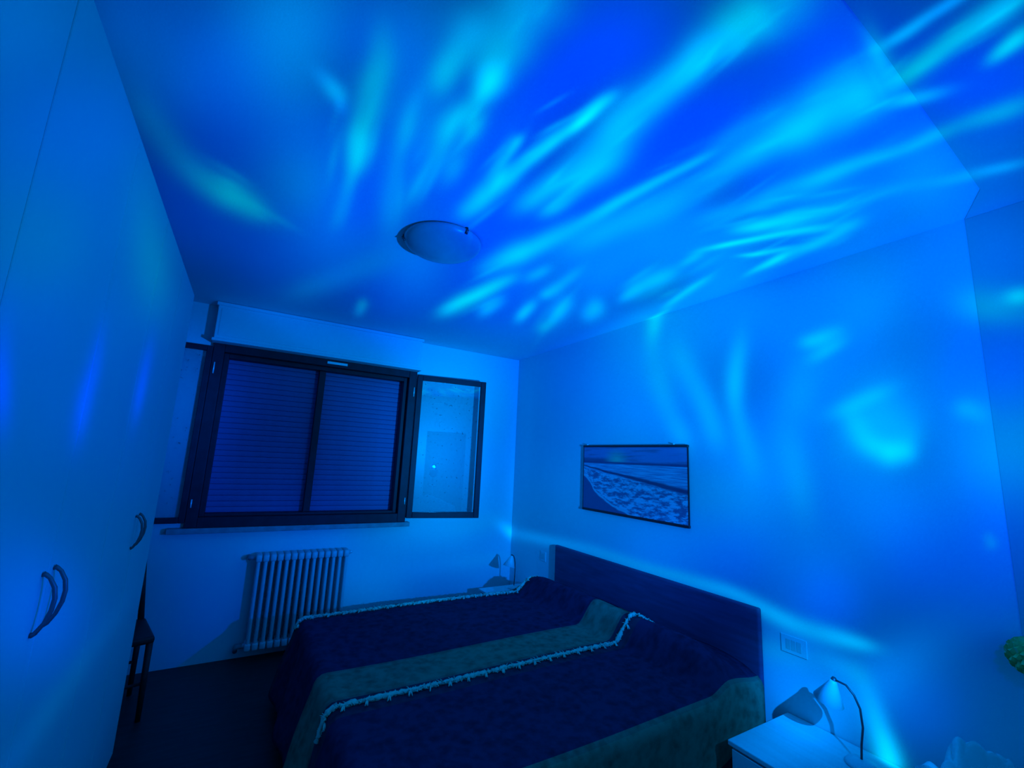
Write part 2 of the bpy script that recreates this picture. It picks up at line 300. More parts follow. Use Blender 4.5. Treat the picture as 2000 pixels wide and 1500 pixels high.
    ('C', -0.854, -3.179, -0.024, 0.101, -0.086, -0.034, 2.0, 0.0518, 0.1801),
    ('C', -0.870, -3.070, -0.035, 0.144, -0.089, -0.039, 2.0, 0.1416, 0.1748),
    ('C', -0.739, -3.327, -0.040, 0.141, -0.084, -0.030, 2.0, 0.0571, 0.0000),
    ('C', -0.784, -3.205, -0.060, 0.152, -0.071, -0.034, 2.0, 0.1509, 0.0564),
    ('C', -0.388, -3.714, -0.060, 0.081, -0.058, -0.012, 2.0, 0.0971, 0.0000),
    ('C', -0.438, -3.641, -0.056, 0.085, -0.066, -0.017, 2.0, 0.0240, 0.0000),
    ('C', -0.484, -3.561, -0.035, 0.091, -0.071, -0.016, 2.0, 0.0885, 0.0000),
    ('C', -0.508, -3.468, -0.007, 0.112, -0.079, -0.019, 2.0, 0.0615, 0.0000),
    ('C', -0.508, -3.376, -0.027, 0.102, -0.076, -0.022, 2.0, 0.1513, 0.1060),
    ('C', -0.552, -3.296, -0.050, 0.097, -0.071, -0.028, 2.0, 0.1880, 0.0994),
    ('C', -0.589, -3.208, -0.047, 0.100, -0.084, -0.036, 2.0, 0.4292, 0.2126),
    ('C', -0.638, -3.119, -0.049, 0.095, -0.075, -0.037, 2.0, 0.4949, 0.3222),
    ('C', -0.681, -3.060, -0.046, 0.066, -0.058, -0.033, 2.0, 0.1492, 0.2020),
    ('C', -0.367, -3.335, -0.066, 0.109, -0.055, -0.020, 2.0, 0.0000, 0.0457),
    ('C', -0.427, -3.237, -0.066, 0.112, -0.055, -0.022, 2.0, 0.3341, 0.2857),
    ('C', -0.491, -3.133, -0.061, 0.121, -0.046, -0.023, 2.0, 0.4101, 0.2141),
    ('C', -0.550, -3.017, -0.066, 0.130, -0.037, -0.018, 2.0, 0.4743, 0.3888),
    ('C', -0.601, -2.914, -0.052, 0.113, -0.037, -0.021, 2.0, 0.4323, 0.0942),
    ('C', -0.640, -2.824, -0.040, 0.105, -0.039, -0.023, 2.0, 0.0181, 0.0000),
    ('C', -0.340, -3.051, -0.038, 0.085, -0.041, -0.020, 2.0, 0.3452, 0.2835),
    ('C', -0.373, -2.978, -0.037, 0.069, -0.043, -0.020, 2.0, 0.3518, 0.2254),
    ('C', -0.408, -2.931, -0.047, 0.054, -0.030, -0.017, 2.0, 0.3181, 0.2911),
    ('C', -0.312, -3.353, 0.023, 0.089, -0.089, -0.018, 2.0, 0.1881, 0.0776),
    ('C', -0.287, -3.281, 0.038, 0.097, -0.091, -0.024, 2.0, 0.1939, 0.1998),
    ('C', -0.257, -3.179, 0.016, 0.118, -0.086, -0.025, 2.0, 0.3184, 0.2060),
    ('C', -0.259, -3.084, 0.009, 0.103, -0.079, -0.026, 2.0, 0.2057, 0.1140),
    ('C', -0.245, -3.000, 0.023, 0.092, -0.067, -0.023, 2.0, 0.4810, 0.2605),
    ('C', -0.220, -2.918, 0.022, 0.093, -0.059, -0.023, 2.0, 0.3683, 0.2642),
    ('C', -0.200, -2.834, 0.032, 0.098, -0.050, -0.022, 2.0, 0.1958, 0.0436),
    ('C', -0.607, -2.769, 0.023, 0.092, -0.069, -0.030, 2.0, 0.1970, 0.0000),
    ('C', -0.589, -2.691, 0.017, 0.090, -0.060, -0.030, 2.0, 0.1489, 0.0845),
    ('C', -0.526, -2.499, 0.008, 0.144, -0.137, -0.084, 2.0, 0.2594, 0.3361),
    ('C', -0.522, -2.378, 0.010, 0.145, -0.156, -0.097, 2.0, 0.2821, 0.3111),
    ('C', -0.504, -2.234, 0.032, 0.148, -0.140, -0.086, 2.0, 0.3060, 0.3048),
    ('C', -0.472, -2.121, 0.036, 0.131, -0.092, -0.056, 2.0, 0.1704, 0.2883),
    ('C', -0.280, -2.562, 0.040, 0.144, -0.076, -0.036, 2.0, 0.1830, 0.1018),
    ('C', -0.239, -2.439, 0.062, 0.147, -0.083, -0.039, 2.0, 0.2215, 0.1554),
    ('C', -0.178, -2.291, 0.073, 0.162, -0.070, -0.035, 2.0, 0.2561, 0.2107),
    ('C', -0.113, -2.151, 0.087, 0.161, -0.074, -0.037, 2.0, 0.1096, 0.0595),
    ('C', -0.026, -2.007, 0.108, 0.173, -0.092, -0.043, 2.0, 0.0000, 0.0727),
    ('C', -0.961, -2.122, 0.039, 0.228, -0.078, -0.052, 2.0, 0.1771, 0.1855),
    ('C', -0.923, -1.910, 0.019, 0.173, -0.098, -0.079, 2.0, 0.2443, 0.1987),
    ('C', -0.927, -1.827, -0.003, 0.095, -0.080, -0.077, 2.0, 0.1630, 0.1972),
    ('C', -1.152, -2.119, -0.009, 0.115, -0.073, -0.066, 2.0, 0.1660, 0.1302),
    ('C', -1.160, -2.020, -0.014, 0.121, -0.074, -0.073, 2.0, 0.1661, 0.1356),
    ('C', -0.870, -1.550, 0.052, 0.198, -0.094, -0.068, 2.0, 0.2580, 0.2150),
    ('C', -0.822, -1.367, 0.060, 0.224, -0.099, -0.084, 2.0, 0.3504, 0.3588),
    ('C', -0.697, -1.756, 0.075, 0.200, -0.145, -0.084, 2.0, 0.1821, 0.2254),
    ('C', -0.626, -1.570, 0.089, 0.234, -0.152, -0.095, 2.0, 0.2663, 0.3461),
    ('C', -0.539, -1.350, 0.077, 0.221, -0.146, -0.111, 2.0, 0.1341, 0.0722),
    ('C', -0.507, -1.195, 0.039, 0.185, -0.128, -0.125, 2.0, 0.1594, 0.0588),
    ('C', -0.477, -1.835, 0.064, 0.169, -0.189, -0.123, 2.0, 0.2599, 0.2841),
    ('C', -0.423, -1.688, 0.064, 0.178, -0.174, -0.115, 2.0, 0.1919, 0.3110),
    ('C', -1.108, -1.472, 0.009, 0.190, -0.101, -0.109, 2.0, 0.1914, 0.2013),
    ('C', -1.100, -1.296, 0.013, 0.211, -0.104, -0.120, 2.0, 0.2679, 0.3604),
    ('C', -2.974, -2.345, 0.037, 0.148, -0.056, 0.108, 2.0, 0.0301, 0.0306),
    ('C', -2.933, -2.206, 0.050, 0.169, -0.069, 0.133, 2.0, 0.0465, 0.0248),
    ('C', -2.883, -2.060, 0.069, 0.138, -0.065, 0.144, 2.0, 0.0726, 0.0578),
    ('C', -2.817, -1.982, 0.085, 0.085, -0.048, 0.173, 2.0, 0.1152, 0.0251),
    ('C', -2.743, -1.933, 0.086, 0.060, -0.044, 0.188, 2.0, 0.2224, 0.1013),
    ('C', -2.662, -1.875, 0.092, 0.070, -0.033, 0.176, 2.0, 0.1865, 0.0726),
    ('C', -2.573, -1.812, 0.110, 0.076, -0.023, 0.143, 2.0, 0.0241, 0.0000),
    ('C', -2.039, -1.544, -0.139, 0.354, -0.099, -0.228, 2.0, 0.0425, 0.0000),
    ('C', -2.160, -1.212, -0.168, 0.395, -0.091, -0.291, 2.0, 0.0386, 0.1104),
    ('C', -2.309, -0.877, -0.184, 0.403, -0.063, -0.316, 2.0, 0.0436, 0.0553),
    ('C', -1.911, -0.797, 0.019, 0.197, -0.061, -0.041, 2.0, 0.1330, 0.0911),
    ('C', -1.896, -0.615, 0.019, 0.221, -0.061, -0.047, 2.0, 0.1036, 0.1942),
    ('S', -1.086, -3.813, -0.023, -0.067, 0.065, 0.005, 2.0, 0.3714, 0.0000),
    ('S', -1.099, -3.870, -0.023, -0.073, 0.065, 0.005, 2.0, 0.4532, 0.1291),
    ('S', -1.111, -3.922, -0.013, -0.053, 0.059, -0.007, 2.0, 0.3803, 0.2211),
    ('S', -1.122, -3.969, -0.013, -0.053, 0.067, -0.008, 2.0, 0.4314, 0.5033),
    ('S', -1.132, -4.013, -0.027, -0.053, 0.062, -0.008, 2.0, 0.4019, 0.6328),
    ('S', -1.238, -3.830, 0.003, -0.056, 0.033, 0.004, 2.0, 0.3985, 0.5849),
    ('S', -1.238, -3.870, -0.008, -0.047, 0.034, 0.002, 2.0, 0.2144, 0.2975),
    ('S', -1.241, -3.928, 0.000, -0.075, 0.030, 0.000, 2.0, 0.3411, 0.9069),
    ('S', -0.971, -3.960, -0.022, -0.038, 0.041, -0.005, 2.0, 0.5710, 0.1411),
    ('S', -0.988, -3.994, -0.022, -0.038, 0.049, -0.006, 2.0, 0.6994, 0.4814),
    ('S', -0.707, -3.867, 0.023, -0.080, 0.078, 0.004, 2.0, 0.3031, 0.0000),
    ('S', -0.689, -3.928, 0.011, -0.063, 0.080, 0.007, 2.0, 0.2568, 0.0000),
    ('S', -0.366, -3.790, 0.040, -0.069, 0.062, 0.012, 2.0, 0.1929, 0.3362),
    ('S', -0.334, -3.847, 0.029, -0.066, 0.058, 0.008, 2.0, 0.2182, 0.3566),
    ('L', -3.723, 2.312, -0.052, 0.008, -0.000, -0.050, 2.0, 0.0270, 0.1023),
    ('L', -3.771, 2.312, -0.052, -0.004, -0.000, -0.046, 2.0, 0.5203, 0.3557),
    ('L', -3.671, 2.305, -0.119, -0.053, 0.017, -0.106, 2.0, 0.2126, 0.0000),
    ('L', -3.767, 2.267, -0.099, -0.032, 0.016, -0.095, 2.0, 0.1161, 0.0000),
    ('R', -1.950, 2.660, 0.033, -0.152, 0.094, 0.038, 2.0, 0.3005, 0.0794),
    ('R', -1.919, 2.526, -0.006, -0.185, 0.112, 0.020, 2.0, 0.0880, 0.0000),
    ('R', -1.956, 2.340, -0.052, -0.213, 0.172, 0.001, 2.0, 0.0569, 0.0000),
    ('R', -2.001, 2.142, -0.078, -0.229, 0.151, -0.013, 2.0, 0.1054, 0.0000),
    ('R', -2.089, 1.948, -0.103, -0.200, 0.123, -0.039, 2.0, 0.0679, 0.0744),
    ('R', -2.172, 1.803, -0.098, -0.161, 0.114, -0.047, 2.0, 0.1392, 0.1868),
    ('R', -2.183, 2.340, -0.108, -0.237, 0.137, -0.035, 2.0, 0.1061, 0.0000),
    ('R', -2.282, 2.145, -0.104, -0.194, 0.125, -0.039, 2.0, 0.0995, 0.2057),
    ('R', -2.356, 1.999, -0.080, -0.192, 0.121, -0.030, 2.0, 0.1375, 0.1969),
    ('R', -2.413, 1.830, -0.059, -0.192, 0.127, -0.028, 2.0, 0.1669, 0.2045),
    ('R', -2.605, 2.282, 0.042, -0.200, 0.080, 0.029, 2.0, 0.1851, 0.1889),
    ('R', -2.574, 2.108, 0.009, -0.196, 0.089, 0.011, 2.0, 0.2633, 0.3238),
    ('R', -2.574, 1.949, -0.028, -0.189, 0.080, -0.006, 2.0, 0.1251, 0.1702),
    ('R', -2.609, 1.793, -0.038, -0.191, 0.096, -0.019, 2.0, 0.1263, 0.0426),
    ('R', -2.650, 1.642, -0.037, -0.154, 0.103, -0.036, 2.0, 0.0616, 0.0000),
    ('R', -2.869, 1.731, -0.040, -0.253, 0.123, -0.030, 2.0, 0.0744, 0.0000),
    ('R', -2.909, 1.515, -0.035, -0.247, 0.112, -0.041, 2.0, 0.0908, 0.0529),
    ('R', -3.291, 2.402, 0.178, -0.132, 0.083, 0.167, 2.0, 0.0406, 0.0731),
    ('R', -2.999, 2.168, 0.124, -0.163, 0.115, 0.105, 2.0, 0.0383, 0.0000),
    ('R', -2.925, 2.008, 0.060, -0.198, 0.142, 0.073, 2.0, 0.1037, 0.0234),
    ('R', -2.902, 1.841, 0.032, -0.190, 0.136, 0.013, 2.0, 0.0024, 0.0000),
    ('L', -3.598, 1.374, -0.005, -0.026, 0.021, -0.015, 2.0, 0.0510, 0.0000),
    ('L', -3.604, 1.349, -0.006, -0.030, 0.025, -0.017, 2.0, 0.0903, 0.0000),
    ('R', -3.007, 2.288, -0.072, 0.008, -0.013, -0.056, 2.0, 0.2507, 0.0201),
    ('R', -3.070, 2.295, -0.067, 0.013, -0.011, -0.062, 2.0, 0.2402, 0.0717),
    ('R', -3.130, 2.309, -0.068, 0.017, -0.012, -0.055, 2.0, 0.1487, 0.0000),
    ('R', -3.052, 2.209, -0.086, 0.037, -0.022, -0.046, 2.0, 0.1698, 0.0000),
    ('R', -3.126, 2.241, -0.083, 0.037, -0.016, -0.046, 2.0, 0.1712, 0.0675),
    ('R', -3.160, 1.919, -0.136, 0.052, -0.018, -0.059, 2.0, 0.1684, 0.1499),
    ('R', -3.268, 1.967, -0.122, 0.045, -0.015, -0.054, 2.0, 0.1405, 0.1223),
    ('R', -3.177, 1.855, -0.030, -0.091, 0.074, -0.031, 2.0, 0.1549, 0.1726),
    ('R', -3.203, 1.779, -0.046, -0.075, 0.055, -0.053, 2.0, 0.1318, 0.1011),
    ('R', -3.250, 1.725, -0.069, -0.045, 0.035, -0.068, 2.0, 0.2705, 0.1923),
    ('R', -3.315, 1.694, -0.064, -0.013, 0.018, -0.078, 2.0, 0.4108, 0.2895),
    ('R', -3.371, 1.702, -0.045, 0.039, -0.028, -0.058, 2.0, 0.2851, 0.3139),
    ('R', -3.394, 1.763, -0.028, 0.078, -0.054, -0.030, 2.0, 0.0839, 0.0567),
    ('R', -3.250, 1.863, -0.108, -0.087, 0.124, -0.214, 2.0, 0.2167, 0.3642),
    ('R', -3.342, 1.787, -0.092, -0.078, 0.098, -0.169, 2.0, 0.2091, 0.3754),
    ('R', -3.578, 1.880, -0.049, -0.023, 0.021, -0.057, 2.0, 0.1540, 0.0000),
    ('R', -3.620, 1.856, -0.040, -0.023, 0.019, -0.057, 2.0, 0.0844, 0.0000),
    ('R', -0.216, 0.830, -1.020, 0.046, 0.025, -0.087, 2.0, 0.0901, 0.2531),
    ('R', -0.972, 0.871, -0.731, 0.039, 0.024, -0.079, 2.0, 0.0659, 0.1587),
    ('R', -1.542, 0.876, -0.569, 0.013, 0.026, -0.066, 2.0, 0.0748, 0.0537),
    ('R', -1.985, 0.873, -0.440, 0.027, 0.023, -0.064, 2.0, 0.0908, 0.0112),
    ('R', -2.339, 0.873, -0.322, 0.007, 0.021, -0.064, 2.0, 0.1612, 0.2138),
    ('R', -2.569, 0.871, -0.242, -0.036, 0.024, -0.057, 2.0, 0.1587, 0.2763),
    ('R', -2.766, 0.825, -0.197, -0.032, 0.034, -0.062, 2.0, 0.2374, 0.3535),
    ('R', -2.915, 0.818, -0.160, -0.006, 0.027, -0.068, 2.0, 0.1292, 0.0617),
    ('R', -3.039, 0.820, -0.129, 0.004, 0.017, -0.061, 2.0, 0.2584, 0.3754),
    ('R', -3.132, 0.823, -0.100, 0.005, 0.015, -0.044, 2.0, 0.2434, 0.3680),
    ('R', -2.955, 0.710, -0.098, -0.017, 0.036, -0.069, 2.0, 0.0354, 0.0145),
    ('R', -3.041, 0.697, -0.097, -0.024, 0.039, -0.069, 2.0, 0.0910, 0.1907),
    ('R', -3.121, 0.675, -0.059, -0.065, 0.050, -0.060, 2.0, 0.0840, 0.0000),
    ('R', -3.154, 0.594, -0.037, -0.079, 0.055, -0.049, 2.0, 0.1183, 0.2130),
    ('R', -3.171, 0.520, -0.032, -0.082, 0.056, -0.047, 2.0, 0.2658, 0.4650),
    ('R', -3.194, 0.441, -0.030, -0.077, 0.056, -0.046, 2.0, 0.5279, 0.8146),
    ('R', -3.207, 0.380, -0.023, -0.069, 0.060, -0.048, 2.0, 0.6120, 0.9044),
    ('R', -2.857, 0.650, 0.144, 0.000, -0.034, 0.100, 2.0, 0.0382, 0.0000),
    ('R', -2.730, 0.652, 0.152, 0.000, -0.046, 0.100, 2.0, 0.0667, 0.0157),
    ('B', -0.482, 0.905, 0.492, 0.075, 0.032, -0.128, 2.0, 0.0207, 0.0000),
    ('B', -0.064, 0.959, 0.499, 0.058, 0.036, -0.135, 2.0, 0.0114, 0.0000),
    ('B', -0.785, 0.544, 0.562, 0.016, 0.028, -0.100, 2.0, 0.0139, 0.0675),
    ('B', -0.285, 0.571, 0.591, 0.023, 0.024, -0.111, 2.0, 0.0214, 0.0000),
    ('W', -2.641, 1.638, -0.006, 0.098, 0.093, -0.001, 2.0, 0.0125, 0.5634),
    ('W', -2.636, 1.725, 0.017, 0.102, 0.097, 0.005, 2.0, 0.0052, 0.4786),
    ('W', -2.632, 1.815, -0.006, 0.111, 0.082, 0.014, 2.0, 0.0000, 0.2907),
    ('W', -2.025, 1.751, 0.004, 0.138, 0.134, 0.006, 2.0, 0.0157, 0.5507),
    ('W', -2.017, 1.878, 0.008, 0.149, 0.138, 0.017, 2.0, 0.0000, 0.3315),
    ('W', -3.090, 1.660, -0.051, 0.097, 0.053, 0.006, 2.0, 0.0000, 0.6767),
    ('W', -3.127, 1.751, -0.020, 0.098, 0.053, 0.014, 2.0, 0.0000, 0.1116),
    ('W', -2.178, 2.202, -0.297, 0.152, 0.415, 0.159, 2.0, 0.1019, 0.0526),
    ('W', -2.410, 2.314, -0.241, 0.120, 0.321, 0.158, 2.0, 0.0456, 0.0000),
    ('W', -2.635, 0.841, 0.203, 0.006, 0.109, -0.079, 2.0, 0.0032, 0.0631),
    ('W', -2.448, 0.846, 0.261, 0.015, 0.140, -0.090, 2.0, 0.0229, 0.0641),
    ('W', -2.165, 0.854, 0.352, 0.026, 0.183, -0.095, 2.0, 0.0174, 0.0000),
    ('W', -1.737, 0.872, 0.615, 0.026, 0.252, -0.106, 2.0, 0.0119, 0.0551),
    ('C', -0.762, -3.302, -0.050, 0.081, -0.026, -0.012, 2.0, 0.1212, 0.0727),
    ('C', -2.752, -2.152, 0.099, 0.059, -0.008, 0.031, 2.0, 0.0303, 0.0182),
    ('C', -2.420, -2.707, -0.006, 0.191, -0.009, 0.002, 2.0, 0.0740, 0.0444),
    ('C', -0.192, -3.263, 0.028, 0.074, -0.044, -0.011, 2.0, 0.0698, 0.0419),
    ('C', -0.657, -2.408, 0.051, 0.230, -0.050, -0.029, 2.0, 0.1170, 0.0702),
    ('C', -1.349, -1.303, -0.059, 0.332, -0.045, -0.069, 2.0, 0.0983, 0.0590),
    ('C', -1.584, -2.822, -0.021, 0.125, -0.018, -0.011, 2.0, 0.0511, 0.0306),
    ('C', -1.719, -2.922, -0.001, 0.109, -0.021, -0.011, 2.0, 0.0429, 0.0258),
    ('C', -1.546, -3.647, -0.008, 0.047, -0.011, -0.002, 2.0, 0.1307, 0.0784),
    ('C', -1.327, -3.246, -0.023, 0.116, -0.027, -0.011, 2.0, 0.0371, 0.0223),
    ('C', -1.555, -3.584, 0.004, 0.047, -0.014, -0.003, 2.0, 0.0471, 0.0282),
    ('S', -1.056, -3.935, 0.001, -0.053, 0.015, -0.000, 2.0, 0.0778, 0.0467),
    ('C', -0.489, -3.505, -0.016, 0.079, -0.022, -0.006, 2.0, 0.0340, 0.0204),
    ('C', -2.722, -2.121, 0.083, 0.054, -0.008, 0.031, 2.0, 0.0474, 0.0284),
    ('C', -2.119, -2.689, 0.004, 0.105, -0.017, -0.001, 2.0, 0.0457, 0.0274),
    ('C', -0.714, -3.705, 0.004, 0.049, -0.021, -0.003, 2.0, 0.0469, 0.0281),
    ('C', -0.488, -3.267, -0.066, 0.107, -0.039, -0.017, 2.0, 0.0395, 0.0237),
    ('C', -0.476, -3.472, -0.015, 0.075, -0.041, -0.011, 2.0, 0.0406, 0.0243),
    ('C', -1.643, -3.698, -0.020, 0.059, -0.010, -0.002, 2.0, 0.0298, 0.0179),
    ('C', -0.815, -3.673, 0.001, 0.057, -0.028, -0.003, 2.0, 0.0307, 0.0184),
    ('C', -0.655, -1.373, 0.151, 0.380, -0.072, -0.049, 2.0, 0.0501, 0.0301),
    ('C', -1.719, -2.441, -0.021, 0.234, -0.020, -0.016, 2.0, 0.1229, 0.0737),
    ('C', -1.050, -3.687, -0.005, 0.046, -0.024, -0.003, 2.0, 0.0465, 0.0279),
    ('C', -1.558, -3.213, 0.002, 0.111, -0.019, -0.007, 2.0, 0.1123, 0.0674),
    ('C', -1.119, -3.433, -0.015, 0.080, -0.030, -0.008, 2.0, 0.1155, 0.0693),
    ('C', -1.567, -3.728, -0.013, 0.041, -0.016, -0.002, 2.0, 0.0527, 0.0316),
    ('C', -0.741, -3.074, -0.063, 0.132, -0.028, -0.014, 2.0, 0.0938, 0.0563),
    ('C', -0.401, -3.050, 0.037, 0.182, -0.030, -0.010, 2.0, 0.1175, 0.0705),
    ('C', -0.383, -3.248, -0.062, 0.106, -0.044, -0.018, 2.0, 0.0903, 0.0542),
    ('C', -1.839, -2.894, 0.018, 0.162, -0.017, -0.004, 2.0, 0.1066, 0.0640),
    ('C', -1.620, -2.890, 0.009, 0.158, -0.015, -0.008, 2.0, 0.0869, 0.0521),
    ('C', -2.023, -2.570, 0.022, 0.227, -0.015, -0.002, 2.0, 0.0826, 0.0496),
    ('C', -2.350, -2.656, 0.012, 0.221, -0.014, 0.005, 2.0, 0.0518, 0.0311),
    ('C', -1.562, -3.503, 0.004, 0.048, -0.011, -0.002, 2.0, 0.1055, 0.0633),
    ('C', -1.014, -3.711, -0.008, 0.068, -0.016, -0.002, 2.0, 0.1372, 0.0823),
    ('C', -1.587, -3.547, 0.008, 0.044, -0.011, -0.002, 2.0, 0.1548, 0.0929),
    ('C', -1.604, -3.325, -0.005, 0.085, -0.019, -0.006, 2.0, 0.0385, 0.0231),
    ('C', -0.548, -3.275, -0.029, 0.044, -0.024, -0.009, 2.0, 0.0462, 0.0277),
    ('C', -1.513, -2.902, 0.003, 0.182, -0.020, -0.008, 2.0, 0.0707, 0.0424),
    ('C', -2.321, -2.796, 0.001, 0.148, -0.015, 0.000, 2.0, 0.0662, 0.0397),
    ('C', -2.278, -2.662, 0.022, 0.188, -0.015, 0.005, 2.0, 0.0914, 0.0548),
    ('S', -1.131, -3.796, -0.007, -0.033, 0.023, -0.000, 2.0, 0.0638, 0.0383),
    ('C', -0.798, -3.061, -0.010, 0.150, -0.035, -0.017, 2.0, 0.0692, 0.0415),
    ('C', -1.319, -3.157, -0.022, 0.070, -0.015, -0.007, 2.0, 0.0644, 0.0386),
    ('C', -2.570, -1.850, 0.154, 0.107, -0.007, 0.041, 2.0, 0.0394, 0.0236),
    ('C', -1.642, -3.377, 0.003, 0.102, -0.020, -0.003, 2.0, 0.0380, 0.0228),
    ('C', -2.063, -2.525, 0.009, 0.238, -0.015, -0.007, 2.0, 0.0620, 0.0372),
    ('C', -0.377, -2.262, 0.039, 0.198, -0.066, -0.042, 2.0, 0.0480, 0.0288),
    ('C', -1.545, -3.704, -0.007, 0.033, -0.014, -0.002, 2.0, 0.0787, 0.0472),
    ('C', -2.050, -3.048, -0.004, 0.114, -0.011, -0.001, 2.0, 0.0710, 0.0426),
    ('C', -2.269, -2.099, 0.017, 0.261, -0.012, -0.000, 2.0, 0.0256, 0.0153),
    ('C', -1.842, -2.834, 0.006, 0.085, -0.018, -0.004, 2.0, 0.0651, 0.0391),
    ('C', -2.389, -2.473, 0.012, 0.205, -0.018, 0.004, 2.0, 0.1213, 0.0728),
    ('C', -1.740, -2.988, -0.014, 0.153, -0.016, -0.007, 2.0, 0.1385, 0.0831),
    ('C', -1.254, -3.746, -0.006, 0.055, -0.020, -0.003, 2.0, 0.0453, 0.0272),
    ('C', -2.032, -2.992, -0.005, 0.086, -0.007, -0.002, 2.0, 0.1319, 0.0791),
    ('C', -1.787, -2.855, -0.012, 0.121, -0.017, -0.011, 2.0, 0.0952, 0.0571),
    ('C', -1.306, -1.288, -0.041, 0.482, -0.034, -0.048, 2.0, 0.0486, 0.0292),
    ('C', -2.026, -2.973, 0.021, 0.141, -0.016, 0.001, 2.0, 0.0596, 0.0358),
    ('C', -0.518, -3.200, -0.052, 0.119, -0.024, -0.010, 2.0, 0.0774, 0.0465),
    ('C', -0.916, -3.262, 0.033, 0.144, -0.018, -0.004, 2.0, 0.0722, 0.0433),
    ('S', -1.142, -3.802, -0.018, -0.042, 0.015, -0.000, 2.0, 0.0763, 0.0458),
    ('C', -1.748, -3.181, -0.015, 0.073, -0.018, -0.010, 2.0, 0.1764, 0.1059),
    ('C', -2.069, -3.321, -0.003, 0.058, -0.009, -0.000, 2.0, 0.0787, 0.0472),
    ('C', -0.733, -3.620, -0.023, 0.062, -0.017, -0.003, 2.0, 0.0440, 0.0264),
    ('C', -0.536, -3.228, -0.011, 0.126, -0.032, -0.011, 2.0, 0.0587, 0.0352),
    ('C', -1.141, -3.206, -0.017, 0.094, -0.027, -0.008, 2.0, 0.0546, 0.0328),
    ('C', -1.021, -3.089, -0.016, 0.150, -0.024, -0.010, 2.0, 0.0248, 0.0149),
    ('C', -0.716, -3.135, -0.014, 0.076, -0.030, -0.013, 2.0, 0.0777, 0.0466),
    ('C', -1.197, -2.950, -0.009, 0.118, -0.025, -0.014, 2.0, 0.0398, 0.0239),
    ('C', -1.200, -3.632, -0.013, 0.065, -0.021, -0.005, 2.0, 0.0593, 0.0356),
    ('C', -0.411, -3.355, 0.033, 0.110, -0.032, -0.006, 2.0, 0.1041, 0.0625),
    ('C', -1.242, -3.515, -0.003, 0.049, -0.021, -0.006, 2.0, 0.0621, 0.0373),
    ('C', -1.411, -1.892, -0.036, 0.255, -0.025, -0.029, 2.0, 0.1016, 0.0610),
    ('C', -1.606, -3.470, 0.010, 0.059, -0.010, -0.002, 2.0, 0.0568, 0.0341),
    ('C', -2.114, -2.954, -0.010, 0.111, -0.009, -0.003, 2.0, 0.0342, 0.0205),
    ('C', -1.131, -3.746, 0.169, 0.022, -0.001, 0.005, 2.0, 0.0633, 0.0380),
    ('S', -1.077, -3.839, -0.008, -0.057, 0.023, -0.000, 2.0, 0.0960, 0.0576),
    ('C', -1.845, -3.164, -0.025, 0.076, -0.010, -0.004, 2.0, 0.1403, 0.0842),
    ('C', -0.359, -3.714, -0.042, 0.094, -0.037, -0.007, 2.0, 0.0251, 0.0151),
    ('C', -2.015, -2.584, 0.006, 0.154, -0.020, -0.005, 2.0, 0.0228, 0.0137),
    ('C', -1.174, -3.659, -0.011, 0.050, -0.015, -0.002, 2.0, 0.0408, 0.0245),
    ('C', -0.490, -1.277, 0.314, 0.781, -0.067, -0.045, 2.0, 0.0561, 0.0337),
    ('C', -1.238, -3.245, -0.010, 0.083, -0.028, -0.013, 2.0, 0.0836, 0.0502),
    ('C', -1.843, -2.967, -0.006, 0.068, -0.016, -0.007, 2.0, 0.0738, 0.0443),
    ('C', -0.337, -3.194, -0.067, 0.093, -0.030, -0.011, 2.0, 0.0497, 0.0298),
    ('S', -1.109, -3.966, -0.010, -0.042, 0.012, -0.001, 2.0, 0.0964, 0.0578),
    ('C', -2.095, -2.369, 0.048, 0.197, -0.018, 0.006, 2.0, 0.0540, 0.0324),
    ('C', -2.115, -3.415, 0.003, 0.055, -0.010, -0.001, 2.0, 0.0476, 0.0286),
    ('C', -2.040, -3.391, -0.002, 0.047, -0.012, -0.001, 2.0, 0.0647, 0.0388),
    ('C', -0.524, -3.419, 0.025, 0.107, -0.023, -0.005, 2.0, 0.0578, 0.0347),
    ('C', -1.524, -2.846, 0.012, 0.196, -0.021, -0.008, 2.0, 0.0473, 0.0284),
    ('C', -2.071, -2.886, 0.020, 0.150, -0.010, 0.000, 2.0, 0.0456, 0.0274),
    ('C', -0.279, -2.519, 0.103, 0.271, -0.037, -0.018, 2.0, 0.0957, 0.0574),
    ('C', -0.626, -3.277, -0.044, 0.096, -0.039, -0.015, 2.0, 0.1099, 0.0659),
    ('C', -0.513, -3.004, -0.052, 0.103, -0.037, -0.020, 2.0, 0.0598, 0.0359),
    ('C', -1.763, -2.948, -0.009, 0.115, -0.019, -0.008, 2.0, 0.0454, 0.0272),
    ('C', -1.552, -3.540, 0.002, 0.047, -0.013, -0.002, 2.0, 0.0612, 0.0367),
    ('C', -0.177, -3.008, 0.024, 0.118, -0.038, -0.014, 2.0, 0.0902, 0.0541),
    ('C', -1.616, -2.865, 0.005, 0.083, -0.025, -0.010, 2.0, 0.0883, 0.0530),
    ('C', -1.558, -2.905, -0.015, 0.089, -0.023, -0.015, 2.0, 0.0788, 0.0473),
    ('C', -1.541, -3.596, -0.004, 0.041, -0.017, -0.002, 2.0, 0.1102, 0.0661),
    ('C', -0.672, -1.637, 0.215, 0.562, -0.046, -0.027, 2.0, 0.0756, 0.0453),
    ('C', -1.882, -2.851, 0.022, 0.194, -0.015, -0.003, 2.0, 0.0310, 0.0186),
    ('C', -1.169, -1.363, -0.031, 0.321, -0.040, -0.054, 2.0, 0.0939, 0.0564),
    ('C', -2.002, -2.901, -0.014, 0.174, -0.011, -0.004, 2.0, 0.0413, 0.0248),
